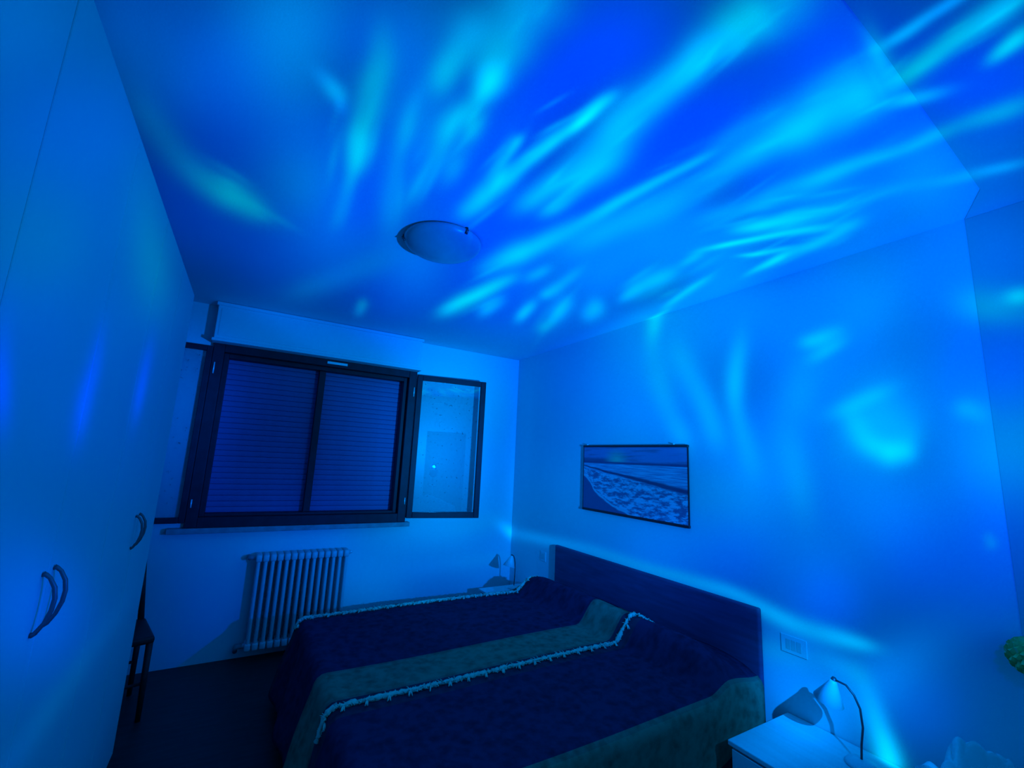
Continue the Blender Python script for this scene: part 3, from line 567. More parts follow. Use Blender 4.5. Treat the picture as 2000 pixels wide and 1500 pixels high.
    ('C', -1.653, -3.330, -0.011, 0.062, -0.017, -0.005, 2.0, 0.0475, 0.0285),
    ('C', -1.527, -3.555, 0.006, 0.078, -0.013, -0.001, 2.0, 0.1411, 0.0847),
    ('C', -0.299, -2.336, 0.016, 0.127, -0.057, -0.035, 2.0, 0.1074, 0.0644),
    ('C', -1.857, -2.791, 0.027, 0.210, -0.017, -0.003, 2.0, 0.0437, 0.0262),
    ('C', -1.856, -2.833, 0.029, 0.150, -0.018, -0.004, 2.0, 0.0804, 0.0482),
    ('C', -2.555, -1.845, 0.138, 0.096, -0.009, 0.056, 2.0, 0.0356, 0.0213),
    ('C', -1.796, -2.926, -0.014, 0.179, -0.012, -0.005, 2.0, 0.0915, 0.0549),
    ('C', -1.577, -3.518, -0.010, 0.048, -0.014, -0.003, 2.0, 0.0944, 0.0566),
    ('C', -1.780, -3.095, -0.034, 0.100, -0.014, -0.008, 2.0, 0.1961, 0.1176),
    ('C', -2.368, -2.989, 0.015, 0.120, -0.009, 0.004, 2.0, 0.0272, 0.0163),
    ('C', -1.775, -2.934, -0.014, 0.079, -0.015, -0.007, 2.0, 0.1405, 0.0843),
    ('S', -0.995, -3.799, -0.023, -0.073, 0.026, -0.002, 2.0, 0.0323, 0.0194),
    ('S', -1.106, -3.963, -0.013, -0.062, 0.014, -0.000, 2.0, 0.0938, 0.0563),
    ('C', -0.767, -3.212, -0.046, 0.060, -0.038, -0.020, 2.0, 0.0574, 0.0345),
    ('C', -1.055, -3.163, 0.000, 0.128, -0.034, -0.013, 2.0, 0.0714, 0.0429),
    ('S', -1.090, -3.786, -0.013, -0.058, 0.018, -0.000, 2.0, 0.0450, 0.0270),
    ('C', -1.881, -2.828, -0.008, 0.118, -0.013, -0.008, 2.0, 0.1032, 0.0619),
    ('S', -1.080, -3.953, -0.008, -0.040, 0.013, -0.000, 2.0, 0.0567, 0.0340),
    ('C', -1.788, -2.700, 0.013, 0.112, -0.022, -0.005, 2.0, 0.1007, 0.0604),
    ('C', -1.177, -3.187, -0.008, 0.068, -0.020, -0.009, 2.0, 0.0532, 0.0319),
    ('C', -2.612, -1.805, 0.058, 0.048, -0.008, 0.045, 2.0, 0.0510, 0.0306),
    ('C', -2.181, -2.710, -0.000, 0.102, -0.008, -0.001, 2.0, 0.0309, 0.0185),
    ('C', -0.477, -2.707, 0.053, 0.196, -0.054, -0.025, 2.0, 0.0807, 0.0484),
    ('C', -0.205, -2.947, 0.024, 0.088, -0.039, -0.016, 2.0, 0.0434, 0.0260),
    ('C', -1.322, -2.735, -0.001, 0.143, -0.028, -0.017, 2.0, 0.0535, 0.0321),
    ('C', -0.562, -3.331, -0.048, 0.072, -0.027, -0.011, 2.0, 0.1204, 0.0723),
    ('C', -0.648, -3.425, -0.069, 0.111, -0.026, -0.010, 2.0, 0.0974, 0.0584),
    ('C', -1.571, -3.460, 0.002, 0.070, -0.018, -0.001, 2.0, 0.0574, 0.0345),
    ('S', -1.152, -3.920, -0.002, -0.036, 0.010, 0.001, 2.0, 0.1095, 0.0657),
    ('C', -2.006, -2.818, -0.006, 0.094, -0.015, -0.006, 2.0, 0.0725, 0.0435),
    ('C', -2.042, -3.205, 0.004, 0.052, -0.013, 0.001, 2.0, 0.0685, 0.0411),
    ('C', -2.747, -2.044, 0.061, 0.033, -0.010, 0.046, 2.0, 0.0718, 0.0431),
    ('C', -1.516, -2.729, -0.002, 0.101, -0.023, -0.015, 2.0, 0.0803, 0.0482),
    ('S', -1.114, -4.010, -0.012, -0.051, 0.019, -0.002, 2.0, 0.1333, 0.0800),
#GLINTS_END
    ('T', -0.950, -3.720, 0.380, 0.000, 0.000, 0.130, 1.8, 0.4000, 1.8000),
    ('T', -0.550, -3.720, 0.250, 0.000, 0.000, 0.100, 1.8, 0.3000, 1.4000),
    ('Z', -1.700, 1.750, 1.200, 0.000, 0.000, 0.900, 1.5, 0.5000, 1.9000),
    ('Z', -0.600, 1.750, 0.700, 0.000, 0.000, 0.900, 1.5, 0.5000, 1.9000),
]
def _vec(s, a, b, with_plane=True):
    ax, val, i, j = SURF[s]
    v = Vector((0, 0, 0)); v[i] = a; v[j] = b
    if with_plane: v[ax] = val
    return v
def projector_slide(w=1600, h=800):
    """Brightness of the projector over all directions around it: the sum of the soft glints."""
    az = -((np.arange(w) + 0.5)/w - 0.5) * 2*np.pi
    el = ((np.arange(h) + 0.5)/h - 0.5) * np.pi
    ca, sa, ce, se = np.cos(az)[None, :], np.sin(az)[None, :], np.cos(el)[:, None], np.sin(el)[:, None]
    slide = np.zeros((h, w, 4), dtype=np.float32); slide[..., 3] = 1.0
    for (s, a, b, a1, b1, a2, b2, sharp, g, bl) in GLINTS:
        X = _vec(s, a, b) - LAMP
        r = X.length
        c = X / r
        cosn = max(0.04, abs(c[SURF[s][0]]))
        t1 = _vec(s, a1, b1, False) / r; t1 -= c * t1.dot(c)
        t2 = _vec(s, a2, b2, False) / r; t2 -= c * t2.dot(c)
        # principal axes of the glint in the plane square to its ray
        e1 = t1.normalized(); e2 = c.cross(e1)
        m = np.array(((t1.dot(e1), t2.dot(e1)), (t1.dot(e2), t2.dot(e2))))
        lam, V = np.linalg.eigh(m @ m.T)
        axes = []
        for q in (0, 1):
            d = e1*float(V[0, q]) + e2*float(V[1, q])
            axes.append(d / math.sqrt(max(float(lam[q]), 1e-8)))
        axes.append(c / 0.9)
        reach = math.sqrt(max(lam[1], 1e-8) * 9.0 / sharp)
        lo_, hi_ = math.asin(max(-1, min(1, c.z))) - 1.15*reach, math.asin(max(-1, min(1, c.z))) + 1.15*reach
        i0 = max(0, int((lo_/np.pi + 0.5)*h)); i1 = min(h, int((hi_/np.pi + 0.5)*h) + 2)
        if hi_ > np.pi/2: i1 = h
        if i1 <= i0: continue
        d2 = np.zeros((i1-i0, w), dtype=np.float32)
        for k, ax in enumerate(axes):
            p = ce[i0:i1]*(ca*ax.x + sa*ax.y) + se[i0:i1]*ax.z - ax.dot(c)
            d2 += (p*p).astype(np.float32)
        f = np.exp(-sharp*d2)
        k = r*r/cosn
        slide[i0:i1, :, 1] += f*np.float32(g*k)
        slide[i0:i1, :, 2] += f*np.float32(bl*k)
    im = bpy.data.images.new('projector_slide', w, h, alpha=False, float_buffer=True)
    im.colorspace_settings.name = 'Non-Color'
    im.pixels.foreach_set(slide.ravel())
    im.update()
    return im
def projector_light():
    ld = bpy.data.lights.new('aurora_light', 'POINT')
    ld.energy = 4 * math.pi * math.pi * LAMP_GAIN
    ld.shadow_soft_size = 0.006
    ld.use_soft_falloff = True
    ld.use_nodes = True
    nt = ld.node_tree
    em = next(n for n in nt.nodes if n.type == 'EMISSION')
    tc = nt.nodes.new('ShaderNodeTexCoord')
    ev = nt.nodes.new('ShaderNodeTexEnvironment'); ev.image = projector_slide()
    nt.links.new(tc.outputs['Normal'], ev.inputs['Vector'])
    nt.links.new(ev.outputs['Color'], em.inputs['Color'])
    em.inputs['Strength'].default_value = 1.0
    lo = bpy.data.objects.new('aurora_light', ld)
    lo.location = LAMP
    COL.objects.link(lo)
    return lo
aurora = projector_light()

# ------------------------------------------------------------------ helpers
def tag(o, label=None, cat=None, group=None, kind=None):
    if label: o['label'] = label
    if cat: o['category'] = cat
    if group: o['group'] = group
    if kind: o['kind'] = kind
    return o
def empty(name, loc=(0, 0, 0), rz=0.0):
    o = bpy.data.objects.new(name, None)
    COL.objects.link(o); o.location = loc; o.rotation_euler = (0, 0, rz)
    o.empty_display_size = 0.05
    return o
def link_mesh(name, me, mat, parent=None, smooth=False):
    o = bpy.data.objects.new(name, me)
    COL.objects.link(o)
    if mat: me.materials.append(mat)
    if parent: o.parent = parent
    if smooth:
        for p in me.polygons: p.use_smooth = True
    return o
def build(name, bm, mat, parent=None, smooth=False):
    bmesh.ops.recalc_face_normals(bm, faces=bm.faces)
    me = bpy.data.meshes.new(name); bm.to_mesh(me); bm.free()
    return link_mesh(name, me, mat, parent, smooth)
def add_box(bm, lo, hi, bevel=0.0, seg=2):
    vs_ = bmesh.ops.create_cube(bm, size=1.0)['verts']
    for v in vs_:
        v.co = Vector([lo[i] + (v.co[i] + 0.5) * (hi[i] - lo[i]) for i in range(3)])
    if bevel > 0:
        es = list({e for v in vs_ for e in v.link_edges})
        bmesh.ops.bevel(bm, geom=es, offset=bevel, segments=seg, profile=0.5, affect='EDGES')
def box(name, lo, hi, mat, parent=None, bevel=0.0, seg=2):
    bm = bmesh.new(); add_box(bm, lo, hi, bevel, seg)
    return build(name, bm, mat, parent)
def add_tube(bm, pts, rad, sides=10, caps=True):
    pts = [Vector(p) for p in pts]; n = len(pts)
    rads = rad if isinstance(rad, (list, tuple)) else [rad] * n
    rings = []; up = None
    for i, p in enumerate(pts):
        d = (pts[min(i+1, n-1)] - pts[max(i-1, 0)]).normalized()
        if up is None:
            up = Vector((0, 0, 1)) if abs(d.z) < 0.9 else Vector((1, 0, 0))
        x = d.cross(up).normalized(); up = x.cross(d).normalized()
        rings.append([bm.verts.new(p + (x*math.cos(t) + up*math.sin(t)) * rads[i])
                      for t in [2*math.pi*k/sides for k in range(sides)]])
    for a, b in zip(rings, rings[1:]):
        for k in range(sides):
            bm.faces.new((a[k], a[(k+1) % sides], b[(k+1) % sides], b[k]))
    if caps:
        bm.faces.new(list(reversed(rings[0]))); bm.faces.new(rings[-1])
def tube(name, pts, rad, mat, parent=None, sides=10):
    bm = bmesh.new(); add_tube(bm, pts, rad, sides)
    return build(name, bm, mat, parent, True)
def add_lathe(bm, prof, seg=32, center=(0, 0, 0)):
    c = Vector(center); rings = []
    for (r, z) in prof:
        if r < 1e-6: rings.append([bm.verts.new(c + Vector((0, 0, z)))])
        else: rings.append([bm.verts.new(c + Vector((r*math.cos(2*math.pi*k/seg), r*math.sin(2*math.pi*k/seg), z))) for k in range(seg)])
    for a, b in zip(rings, rings[1:]):
        for k in range(seg):
            k2 = (k+1) % seg
            if len(a) == 1 and len(b) == 1: continue
            if len(a) == 1: bm.faces.new((a[0], b[k], b[k2]))
            elif len(b) == 1: bm.faces.new((a[k], a[k2], b[0]))
            else: bm.faces.new((a[k], a[k2], b[k2], b[k]))
def lathe(name, prof, mat, parent=None, seg=32, center=(0, 0, 0)):
    bm = bmesh.new(); add_lathe(bm, prof, seg, center)
    return build(name, bm, mat, parent, True)

def material(name, color, rough=0.6, spec=0.4, metal=0.0, var=0.06, scale=8.0, bump=0.0, bscale=60.0, stretch=None, coat=0.0):
    m = bpy.data.materials.new(name); m.use_nodes = True
    nt = m.node_tree; N = nt.nodes; bs = N['Principled BSDF']
    bs.inputs['Roughness'].default_value = rough
    bs.inputs['Specular IOR Level'].default_value = spec
    bs.inputs['Metallic'].default_value = metal
    bs.inputs['Coat Weight'].default_value = coat
    tc = N.new('ShaderNodeTexCoord'); src = tc.outputs['Object']
    if stretch:
        mp = N.new('ShaderNodeMapping'); mp.inputs['Scale'].default_value = stretch
        nt.links.new(src, mp.inputs['Vector']); src = mp.outputs[0]
    nz = N.new('ShaderNodeTexNoise'); nz.inputs['Scale'].default_value = scale; nz.inputs['Detail'].default_value = 5
    nt.links.new(src, nz.inputs['Vector'])
    rp = N.new('ShaderNodeValToRGB')
    rp.color_ramp.elements[0].position = 0.3; rp.color_ramp.elements[1].position = 0.7
    rp.color_ramp.elements[0].color = tuple(c*(1-var) for c in color) + (1,)
    rp.color_ramp.elements[1].color = tuple(min(1, c*(1+var)) for c in color) + (1,)
    nt.links.new(nz.outputs['Fac'], rp.inputs['Fac'])
    nt.links.new(rp.outputs['Color'], bs.inputs['Base Color'])
    if bump > 0:
        n2 = N.new('ShaderNodeTexNoise'); n2.inputs['Scale'].default_value = bscale; n2.inputs['Detail'].default_value = 4
        nt.links.new(src, n2.inputs['Vector'])
        bp = N.new('ShaderNodeBump'); bp.inputs['Strength'].default_value = bump; bp.inputs['Distance'].default_value = 0.01
        nt.links.new(n2.outputs['Fac'], bp.inputs['Height']); nt.links.new(bp.outputs['Normal'], bs.inputs['Normal'])
    return m
M = {}
M['wall'] = material('wall_paint', (0.80, 0.80, 0.80), 0.85, 0.15, var=0.015, scale=3, bump=0.05, bscale=180)
M['ceiling'] = material('ceiling_paint', (0.80, 0.80, 0.80), 0.9, 0.1, var=0.012, scale=2, bump=0.04, bscale=150)
M['soffit'] = material('soffit_dim_grey', (0.58, 0.60, 0.56), 0.85, 0.15, var=0.02, scale=3)  # greyer than the ceiling: dimness past the soffit edge is put into this colour
M['floor'] = material('floor_dark_wood', (0.055, 0.036, 0.038), 0.45, 0.25, var=0.25, scale=5, stretch=(1, 9, 1), bump=0.05)
M['wardrobe'] = material('white_lacquer', (0.74, 0.74, 0.74), 0.5, 0.3, var=0.012, scale=4)
M['handle'] = material('satin_nickel', (0.16, 0.16, 0.16), 0.45, 0.4, metal=0.4, var=0.05)
M['frame'] = material('dark_window_paint', (0.035, 0.022, 0.036), 0.5, 0.2, var=0.2, scale=14)
M['shutter'] = material('shutter_plastic', (0.20, 0.15, 0.36), 0.6, 0.2, var=0.05, scale=10)
M['shutter_gap'] = material('shutter_backing', (0.10, 0.10, 0.14), 0.8, 0.1)
M['boxwhite'] = material('shutter_box_paint', (0.80, 0.80, 0.80), 0.6, 0.25, var=0.015)
M['sill'] = material('sill_marble', (0.32, 0.32, 0.33), 0.4, 0.4, var=0.2, scale=15)
M['steel'] = material('bright_steel', (0.85, 0.85, 0.85), 0.3, 0.5, metal=0.3, var=0.03)
M['radiator'] = material('radiator_enamel', (0.66, 0.66, 0.66), 0.4, 0.4, var=0.02)
M['pipe'] = material('painted_pipe', (0.30, 0.30, 0.31), 0.5, 0.3)
M['headboard'] = material('dark_walnut', (0.16, 0.070, 0.150), 0.6, 0.12, var=0.18, scale=4, stretch=(1, 1, 9), bump=0.04)
M['nightstand'] = material('white_nightstand', (0.80, 0.79, 0.78), 0.5, 0.3, var=0.06, scale=4, stretch=(9, 1, 1))
M['lampwhite'] = material('lamp_enamel', (0.80, 0.80, 0.80), 0.4, 0.4, var=0.02)
M['lampdark'] = material('lamp_dark_metal', (0.10, 0.10, 0.11), 0.4, 0.4, metal=0.5)
M['plate'] = material('switch_plate', (0.66, 0.66, 0.62), 0.45, 0.4, var=0.02)
M['bar'] = material('poster_bar_black', (0.03, 0.03, 0.035), 0.5, 0.3)
M['chair'] = material('dark_chair_wood', (0.035, 0.028, 0.028), 0.5, 0.3, var=0.2, scale=6, stretch=(1, 1, 8))
M['chest'] = material('chest_oak', (0.34, 0.30, 0.27), 0.5, 0.3, var=0.12, scale=4, stretch=(9, 1, 1))
M['door'] = material('door_veneer', (0.30, 0.27, 0.25), 0.5, 0.3, var=0.1, scale=3, stretch=(1, 1, 9))
M['cloth'] = material('white_cotton', (0.78, 0.78, 0.78), 0.85, 0.1, var=0.03, scale=20, bump=0.15, bscale=220)
M['plastic'] = material('projector_shell', (0.55, 0.55, 0.56), 0.35, 0.4)
M['fringe'] = material('cream_fringe', (0.70, 0.72, 0.50), 0.9, 0.1, var=0.15, scale=60)
M['mattress'] = material('mattress_cotton', (0.5, 0.5, 0.5), 0.85, 0.1)

def glass_material(name, tint, rough, trans=1.0, ior=1.45):
    m = bpy.data.materials.new(name); m.use_nodes = True
    nt = m.node_tree; bs = nt.nodes['Principled BSDF']
    nz = nt.nodes.new('ShaderNodeTexNoise'); nz.inputs['Scale'].default_value = 25
    tc = nt.nodes.new('ShaderNodeTexCoord'); nt.links.new(tc.outputs['Object'], nz.inputs['Vector'])
    mr = nt.nodes.new('ShaderNodeMapRange'); mr.inputs['To Min'].default_value = rough*0.8; mr.inputs['To Max'].default_value = rough*1.2 + 0.002
    nt.links.new(nz.outputs['Fac'], mr.inputs['Value']); nt.links.new(mr.outputs[0], bs.inputs['Roughness'])
    bs.inputs['Base Color'].default_value = tint + (1,)
    bs.inputs['Transmission Weight'].default_value = trans
    bs.inputs['IOR'].default_value = ior
    return m

# ------------------------------------------------------------------ the room
XL, YR = -3.47, -5.10          # left wall, rear wall
T = 0.12
WX0, WX1, WZ0, WZ1 = -2.856, -1.190, 0.972, 2.397      # window frame rectangle on the back wall
def struct(o): o['kind'] = 'structure'; return o
struct(box('floor', (XL-T, YR-T, -0.10), (T, 0.35, 0.0), M['floor']))
struct(box('ceiling', (XL-T, YR-T, H), (T, 0.35, H+0.10), M['ceiling']))
struct(box('wall_right', (0, YR, 0), (T, 0.25, H), M['wall']))
struct(box('wall_left', (XL-T, YR, 0), (XL, 0.25, H), M['wall']))
DX0, DX1, DZ = -0.94, -0.14, 2.08
bm = bmesh.new()
add_box(bm, (XL, YR-T, 0), (DX0, YR, H)); add_box(bm, (DX1, YR-T, 0), (0, YR, H)); add_box(bm, (DX0, YR-T, DZ), (DX1, YR, H))
struct(build('wall_rear', bm, M['wall']))
bm = bmesh.new()
add_box(bm, (XL, 0, 0), (WX0, 0.105, H)); add_box(bm, (WX1, 0, 0), (0, 0.105, H))
add_box(bm, (WX0, 0, 0), (WX1, 0.105, WZ0)); add_box(bm, (WX0, 0, WZ1), (WX1, 0.105, H))
struct(build('wall_back', bm, M['wall']))
# dropped soffit and pilaster near the camera, their corner cut at an angle
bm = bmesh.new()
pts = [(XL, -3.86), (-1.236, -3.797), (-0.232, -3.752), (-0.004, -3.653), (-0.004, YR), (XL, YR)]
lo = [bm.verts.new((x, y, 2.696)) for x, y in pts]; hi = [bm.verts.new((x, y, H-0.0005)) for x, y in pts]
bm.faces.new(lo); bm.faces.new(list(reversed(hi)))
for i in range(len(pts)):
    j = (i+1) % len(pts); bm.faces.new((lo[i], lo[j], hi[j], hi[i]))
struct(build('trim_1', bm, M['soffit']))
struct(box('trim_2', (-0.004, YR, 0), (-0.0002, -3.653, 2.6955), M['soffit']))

# door on the rear wall, seen only in the window pane
d = empty('door_1', (DX0, YR, 0)); d['kind'] = 'structure'
box('door_leaf', (0.04, -0.05, 0.005), (DX1-DX0-0.04, -0.01, DZ-0.04), M['door'], d, 0.004)
bm = bmesh.new()
add_box(bm, (0, -0.10, 0), (0.04, 0.02, DZ)); add_box(bm, (DX1-DX0-0.04, -0.10, 0), (DX1-DX0, 0.02, DZ)); add_box(bm, (0.04, -0.10, DZ-0.04), (DX1-DX0-0.04, 0.02, DZ))
build('door_frame', bm, M['door'], d)
tube('door_handle', [(0.12, -0.01, 1.0), (0.12, 0.05, 1.0), (0.24, 0.05, 1.0)], 0.01, M['steel'], d)

# ------------------------------------------------------------------ window
win = empty('window_1', (0, 0, 0)); win['kind'] = 'structure'
FW = 0.075
bm = bmesh.new()
for lo_, hi_ in (((WX0, -0.055, WZ0), (WX0+FW, 0.09, WZ1)), ((WX1-FW, -0.055, WZ0), (WX1, 0.09, WZ1)),
                 ((WX0+FW, -0.055, WZ1-FW), (WX1-FW, 0.09, WZ1)), ((WX0+FW, -0.055, WZ0), (WX1-FW, 0.09, WZ0+FW))):
    add_box(bm, lo_, hi_, 0.004)
# inner rebate, a step lower than the frame
IW = 0.035
for lo_, hi_ in (((WX0+FW, 0.0, WZ0+FW), (WX0+FW+IW, 0.09, WZ1-FW)), ((WX1-FW-IW, 0.0, WZ0+FW), (WX1-FW, 0.09, WZ1-FW)),
                 ((WX0+FW+IW, 0.0, WZ1-FW-IW), (WX1-FW-IW, 0.09, WZ1-FW)), ((WX0+FW+IW, 0.0, WZ0+FW), (WX1-FW-IW, 0.09, WZ0+FW+0.02))):
    add_box(bm, lo_, hi_, 0.003)
build('window_frame', bm, M['frame'], win)
box('mullion', (-2.058, 0.03, WZ0+FW+0.02), (-2.004, 0.088, WZ1-FW-IW), M['frame'], win, 0.004)
box('strike_plate', (-2.015, -0.059, 2.345), (-1.845, -0.0555, 2.366), M['steel'], win)
box('window_sill', (WX0-0.10, -0.075, WZ0-0.04), (WX1+0.04, -0.001, WZ0-0.001), M['sill'], win, 0.004)
M['pane'] = bpy.data.materials.new('window_glass'); M['pane'].use_nodes = True
nt = M['pane'].node_tree; nt.nodes.clear()
out = nt.nodes.new('ShaderNodeOutputMaterial'); mix = nt.nodes.new('ShaderNodeMixShader')
gl = nt.nodes.new('ShaderNodeBsdfGlossy'); gl.inputs['Roughness'].default_value = 0.0
tr = nt.nodes.new('ShaderNodeBsdfTransparent')
tc = nt.nodes.new('ShaderNodeTexCoord'); nz = nt.nodes.new('ShaderNodeTexNoise'); nz.inputs['Scale'].default_value = 30
nt.links.new(tc.outputs['Object'], nz.inputs['Vector'])
# dirt specks: darker, less clear spots
rp = nt.nodes.new('ShaderNodeValToRGB'); rp.color_ramp.elements[0].position = 0.66; rp.color_ramp.elements[1].position = 0.74
rp.color_ramp.elements[0].color = (0.98, 0.985, 0.99, 1); rp.color_ramp.elements[1].color = (0.62, 0.64, 0.66, 1)
nt.links.new(nz.outputs['Fac'], rp.inputs['Fac']); nt.links.new(rp.outputs[0], tr.inputs['Color'])
mix.inputs[0].default_value = 0.17
nt.links.new(tr.outputs[0], mix.inputs[1]); nt.links.new(gl.outputs[0], mix.inputs[2]); nt.links.new(mix.outputs[0], out.inputs[0])
def sash(hinge, ang, width, flip):
    # local x runs from the hinge to the free edge; room side is local -y
    s = empty('sash', (hinge[0], hinge[1], 0), ang); s.parent = win
    z0, z1 = WZ0 + 0.035, WZ1 - 0.04; fw = 0.040 if flip else 0.052; d0, d1 = -0.02, 0.02
    bm = bmesh.new()
    add_box(bm, (0, d0, z0), (fw, d1, z1), 0.004); add_box(bm, (width-fw, d0, z0), (width, d1, z1), 0.004)
    add_box(bm, (fw, d0, z1-fw), (width-fw, d1, z1), 0.004); add_box(bm, (fw, d0, z0), (width-fw, d1, z0+fw), 0.004)
    fr = build('sash_frame', bm, M['frame'], s)
    box('pane', (fw-0.005, -0.004, z0+fw-0.005), (width-fw+0.005, 0.004, z1-fw+0.005), M['pane'], s)
    return s
ang_r = math.atan2(-0.115, 0.70)
sash((WX1+0.002, -0.062), ang_r, 0.70, False)
sash((WX0-0.002, -0.033), math.pi + 0.01, 0.585, True)
for hx, hz in ((WX0+0.022, 2.185), (WX0+0.022, 1.15), (WX1-0.022, 2.185), (WX1-0.022, 1.16)):
    hlen = 0.045 if hz > 2 else 0.03
    tube('hinge', [(hx, -0.062, hz-hlen), (hx, -0.062, hz+hlen)], 0.0055, M['steel'], win, 8)

# roller shutter, let down behind the open sashes
rs = empty('roller_shutter', (-2.023, 0.118, WZ0))
tag(rs, 'grey slatted roller shutter let down behind the open dark window', 'shutter')
pitch = 0.0445; nsl = 31
prof = [(-0.0035, 0.0008), (-0.0065, 0.004), (-0.0082, 0.022), (-0.0065, 0.0395), (-0.0035, 0.0437), (0.004, 0.0437), (0.004, 0.0008)]
x0, x1 = WX0+0.035+2.023, WX1-0.035+2.023
sl_me = None
for i in range(nsl):
    if sl_me is None:
        bm = bmesh.new()
        ra = [bm.verts.new((x0, y, z)) for y, z in prof]; rb = [bm.verts.new((x1, y, z)) for y, z in prof]
        for k in range(len(prof)):
            k2 = (k+1) % len(prof); bm.faces.new((ra[k], ra[k2], rb[k2], rb[k]))
        bm.faces.new(list(reversed(ra))); bm.faces.new(rb)
        o = build('slat', bm, M['shutter'], rs); sl_me = o.data
    else:
        o = bpy.data.objects.new('slat', sl_me); COL.objects.link(o); o.parent = rs
    o.location = (0, 0, 0.0 + i*pitch)
box('shutter_backing', (x0, 0.012, 0), (x1, 0.018, nsl*pitch), M['shutter_gap'], rs)

# shutter box above the window
sb = empty('shutter_box', (-2.027, -0.001, 2.385)); tag(sb, 'white painted shutter box running above the dark window', 'shutter box')
hw = 0.845
box('body', (-hw+0.012, -0.145, 0.012), (hw-0.012, 0.0, 0.298), M['boxwhite'], sb, 0.004)
box('bottom_lip', (-hw, -0.156, 0.0), (hw, 0.0, 0.022), M['boxwhite'], sb, 0.004)
box('top_lip', (-hw, -0.156, 0.285), (hw, 0.0, 0.312), M['boxwhite'], sb, 0.004)
bm = bmesh.new()
add_box(bm, (-hw+0.035, -0.149, 0.045), (hw-0.035, -0.1445, 0.262), 0.002)
build('front_panel', bm, M['boxwhite'], sb)

# ------------------------------------------------------------------ wardrobe
WF = -2.907; WY0 = -1.11; WTOP = 2.445; DW = 0.512; ND = 6
wd = empty('wardrobe', (WF, WY0, 0)); tag(wd, 'tall white wardrobe with bow handles along the left wall', 'wardrobe')
WB = -ND*DW
box('body', (-0.555, WB-0.0, 0.0), (-0.024, 0.0, WTOP), M['wardrobe'], wd, 0.003)
dm = None
hpts = [(0.001, 0, -0.066), (0.008, 0, -0.063), (0.020, 0, -0.043), (0.028, 0, -0.016), (0.030, 0, 0.010), (0.026, 0, 0.035), (0.015, 0, 0.057), (0.007, 0, 0.065), (0.001, 0, 0.067)]
hm = None
for i in range(ND):
    if dm is None:
        bm = bmesh.new(); add_box(bm, (-0.021, -DW+0.0022, 0.07), (0.0, -0.0022, WTOP-0.006), 0.0015, 1)
        dr = build('door', bm, M['wardrobe'], wd); dm = dr.data
    else:
        dr = bpy.data.objects.new('door', dm); COL.objects.link(dr); dr.parent = wd
    dr.location = (0, -i*DW, 0)
    hy = -DW + 0.036 if i % 2 == 0 else -0.036
    if hm is None:
        bm = bmesh.new(); add_tube(bm, hpts, [0.007, 0.005, 0.0045, 0.005, 0.005, 0.005, 0.0045, 0.005, 0.007], 8)
        h = build('handle', bm, M['handle'], dr, True); hm = h.data
    else:
        h = bpy.data.objects.new('handle', hm); COL.objects.link(h); h.parent = dr
    h.location = (0, hy, 1.20)
    h['label'] = 'satin metal bow handle'
box('plinth', (-0.5, WB+0.005, 0.0), (-0.018, -0.005, 0.066), M['wardrobe'], wd)

# ------------------------------------------------------------------ radiator
rd = empty('radiator', (-2.02, -0.10, 0.085)); tag(rd, 'white column radiator on the wall under the window', 'radiator')
ns = 14; rp_ = 0.0495; RH = 0.69
sec = None
for i in range(ns):
    if sec is None:
        bm = bmesh.new()
        for yy in (-0.045, 0.0, 0.045):
            add_tube(bm, [(0, yy, 0.035), (0, yy, RH-0.035)], 0.0135, 8, False)
        for zz in (0.03, RH-0.03):
            add_box(bm, (-0.0215, -0.062, zz-0.028), (0.0215, 0.062, zz+0.028), 0.012, 2)
        o = build('column', bm, M['radiator'], rd, True); sec = o.data
    else:
        o = bpy.data.objects.new('column', sec); COL.objects.link(o); o.parent = rd
    o.location = (-0.5*(ns-1)*rp_ + i*rp_, 0, 0)
xr = 0.5*ns*rp_
for zz in (0.03, RH-0.03):
    tube('header', [(-xr-0.012, 0, zz), (xr+0.012, 0, zz)], 0.017, M['radiator'], rd)
tube('valve', [(-xr-0.01, 0, 0.03), (-xr-0.05, 0, 0.03), (-xr-0.05, 0, 0.0), (-xr-0.05, 0.095, 0.0)], [0.018, 0.022, 0.016, 0.012], M['pipe'], rd)
tube('valve', [(-xr-0.01, 0, RH-0.03), (-xr-0.035, 0, RH-0.03), (-xr-0.04, 0.05, RH-0.03), (-xr-0.04, 0.095, RH-0.03)], [0.016, 0.018, 0.014, 0.010], M['pipe'], rd)
tube('bleed_valve', [(xr+0.01, 0, RH-0.03), (xr+0.03, 0, RH-0.03)], [0.014, 0.009], M['steel'], rd)
for xx in (-0.2, 0.2):
    tube('bracket', [(xx, 0.0, RH-0.06), (xx, 0.097, RH-0.06)], 0.006, M['pipe'], rd, 6)

# ------------------------------------------------------------------ bed
BY0, BY1 = -0.81, -2.655          # far and near edge of the bed top
bed = empty('bed', (0, -1.755, 0)); tag(bed, 'double bed with dark wooden headboard against the right wall', 'bed')
bm = bmesh.new()
y0, y1 = -2.68+1.755, -0.825+1.755
add_box(bm, (-0.036, y0, 0.02), (-0.003, y1, 0.848), 0.012, 3)
build('headboard', bm, M['headboard'], bed, False)
box('bed_base', (-2.02, -0.90, 0.09), (-0.06, 0.90, 0.26), M['headboard'], bed, 0.01)
box('mattress', (-2.03, -0.905, 0.265), (-0.07, 0.905, 0.475), M['mattress'], bed, 0.04, 3)
for lx in (-1.93, -0.2):
    for ly in (-0.8, 0.8):
        box('leg', (lx-0.03, ly-0.03, 0.0), (lx+0.03, ly+0.03, 0.09), M['headboard'], bed)

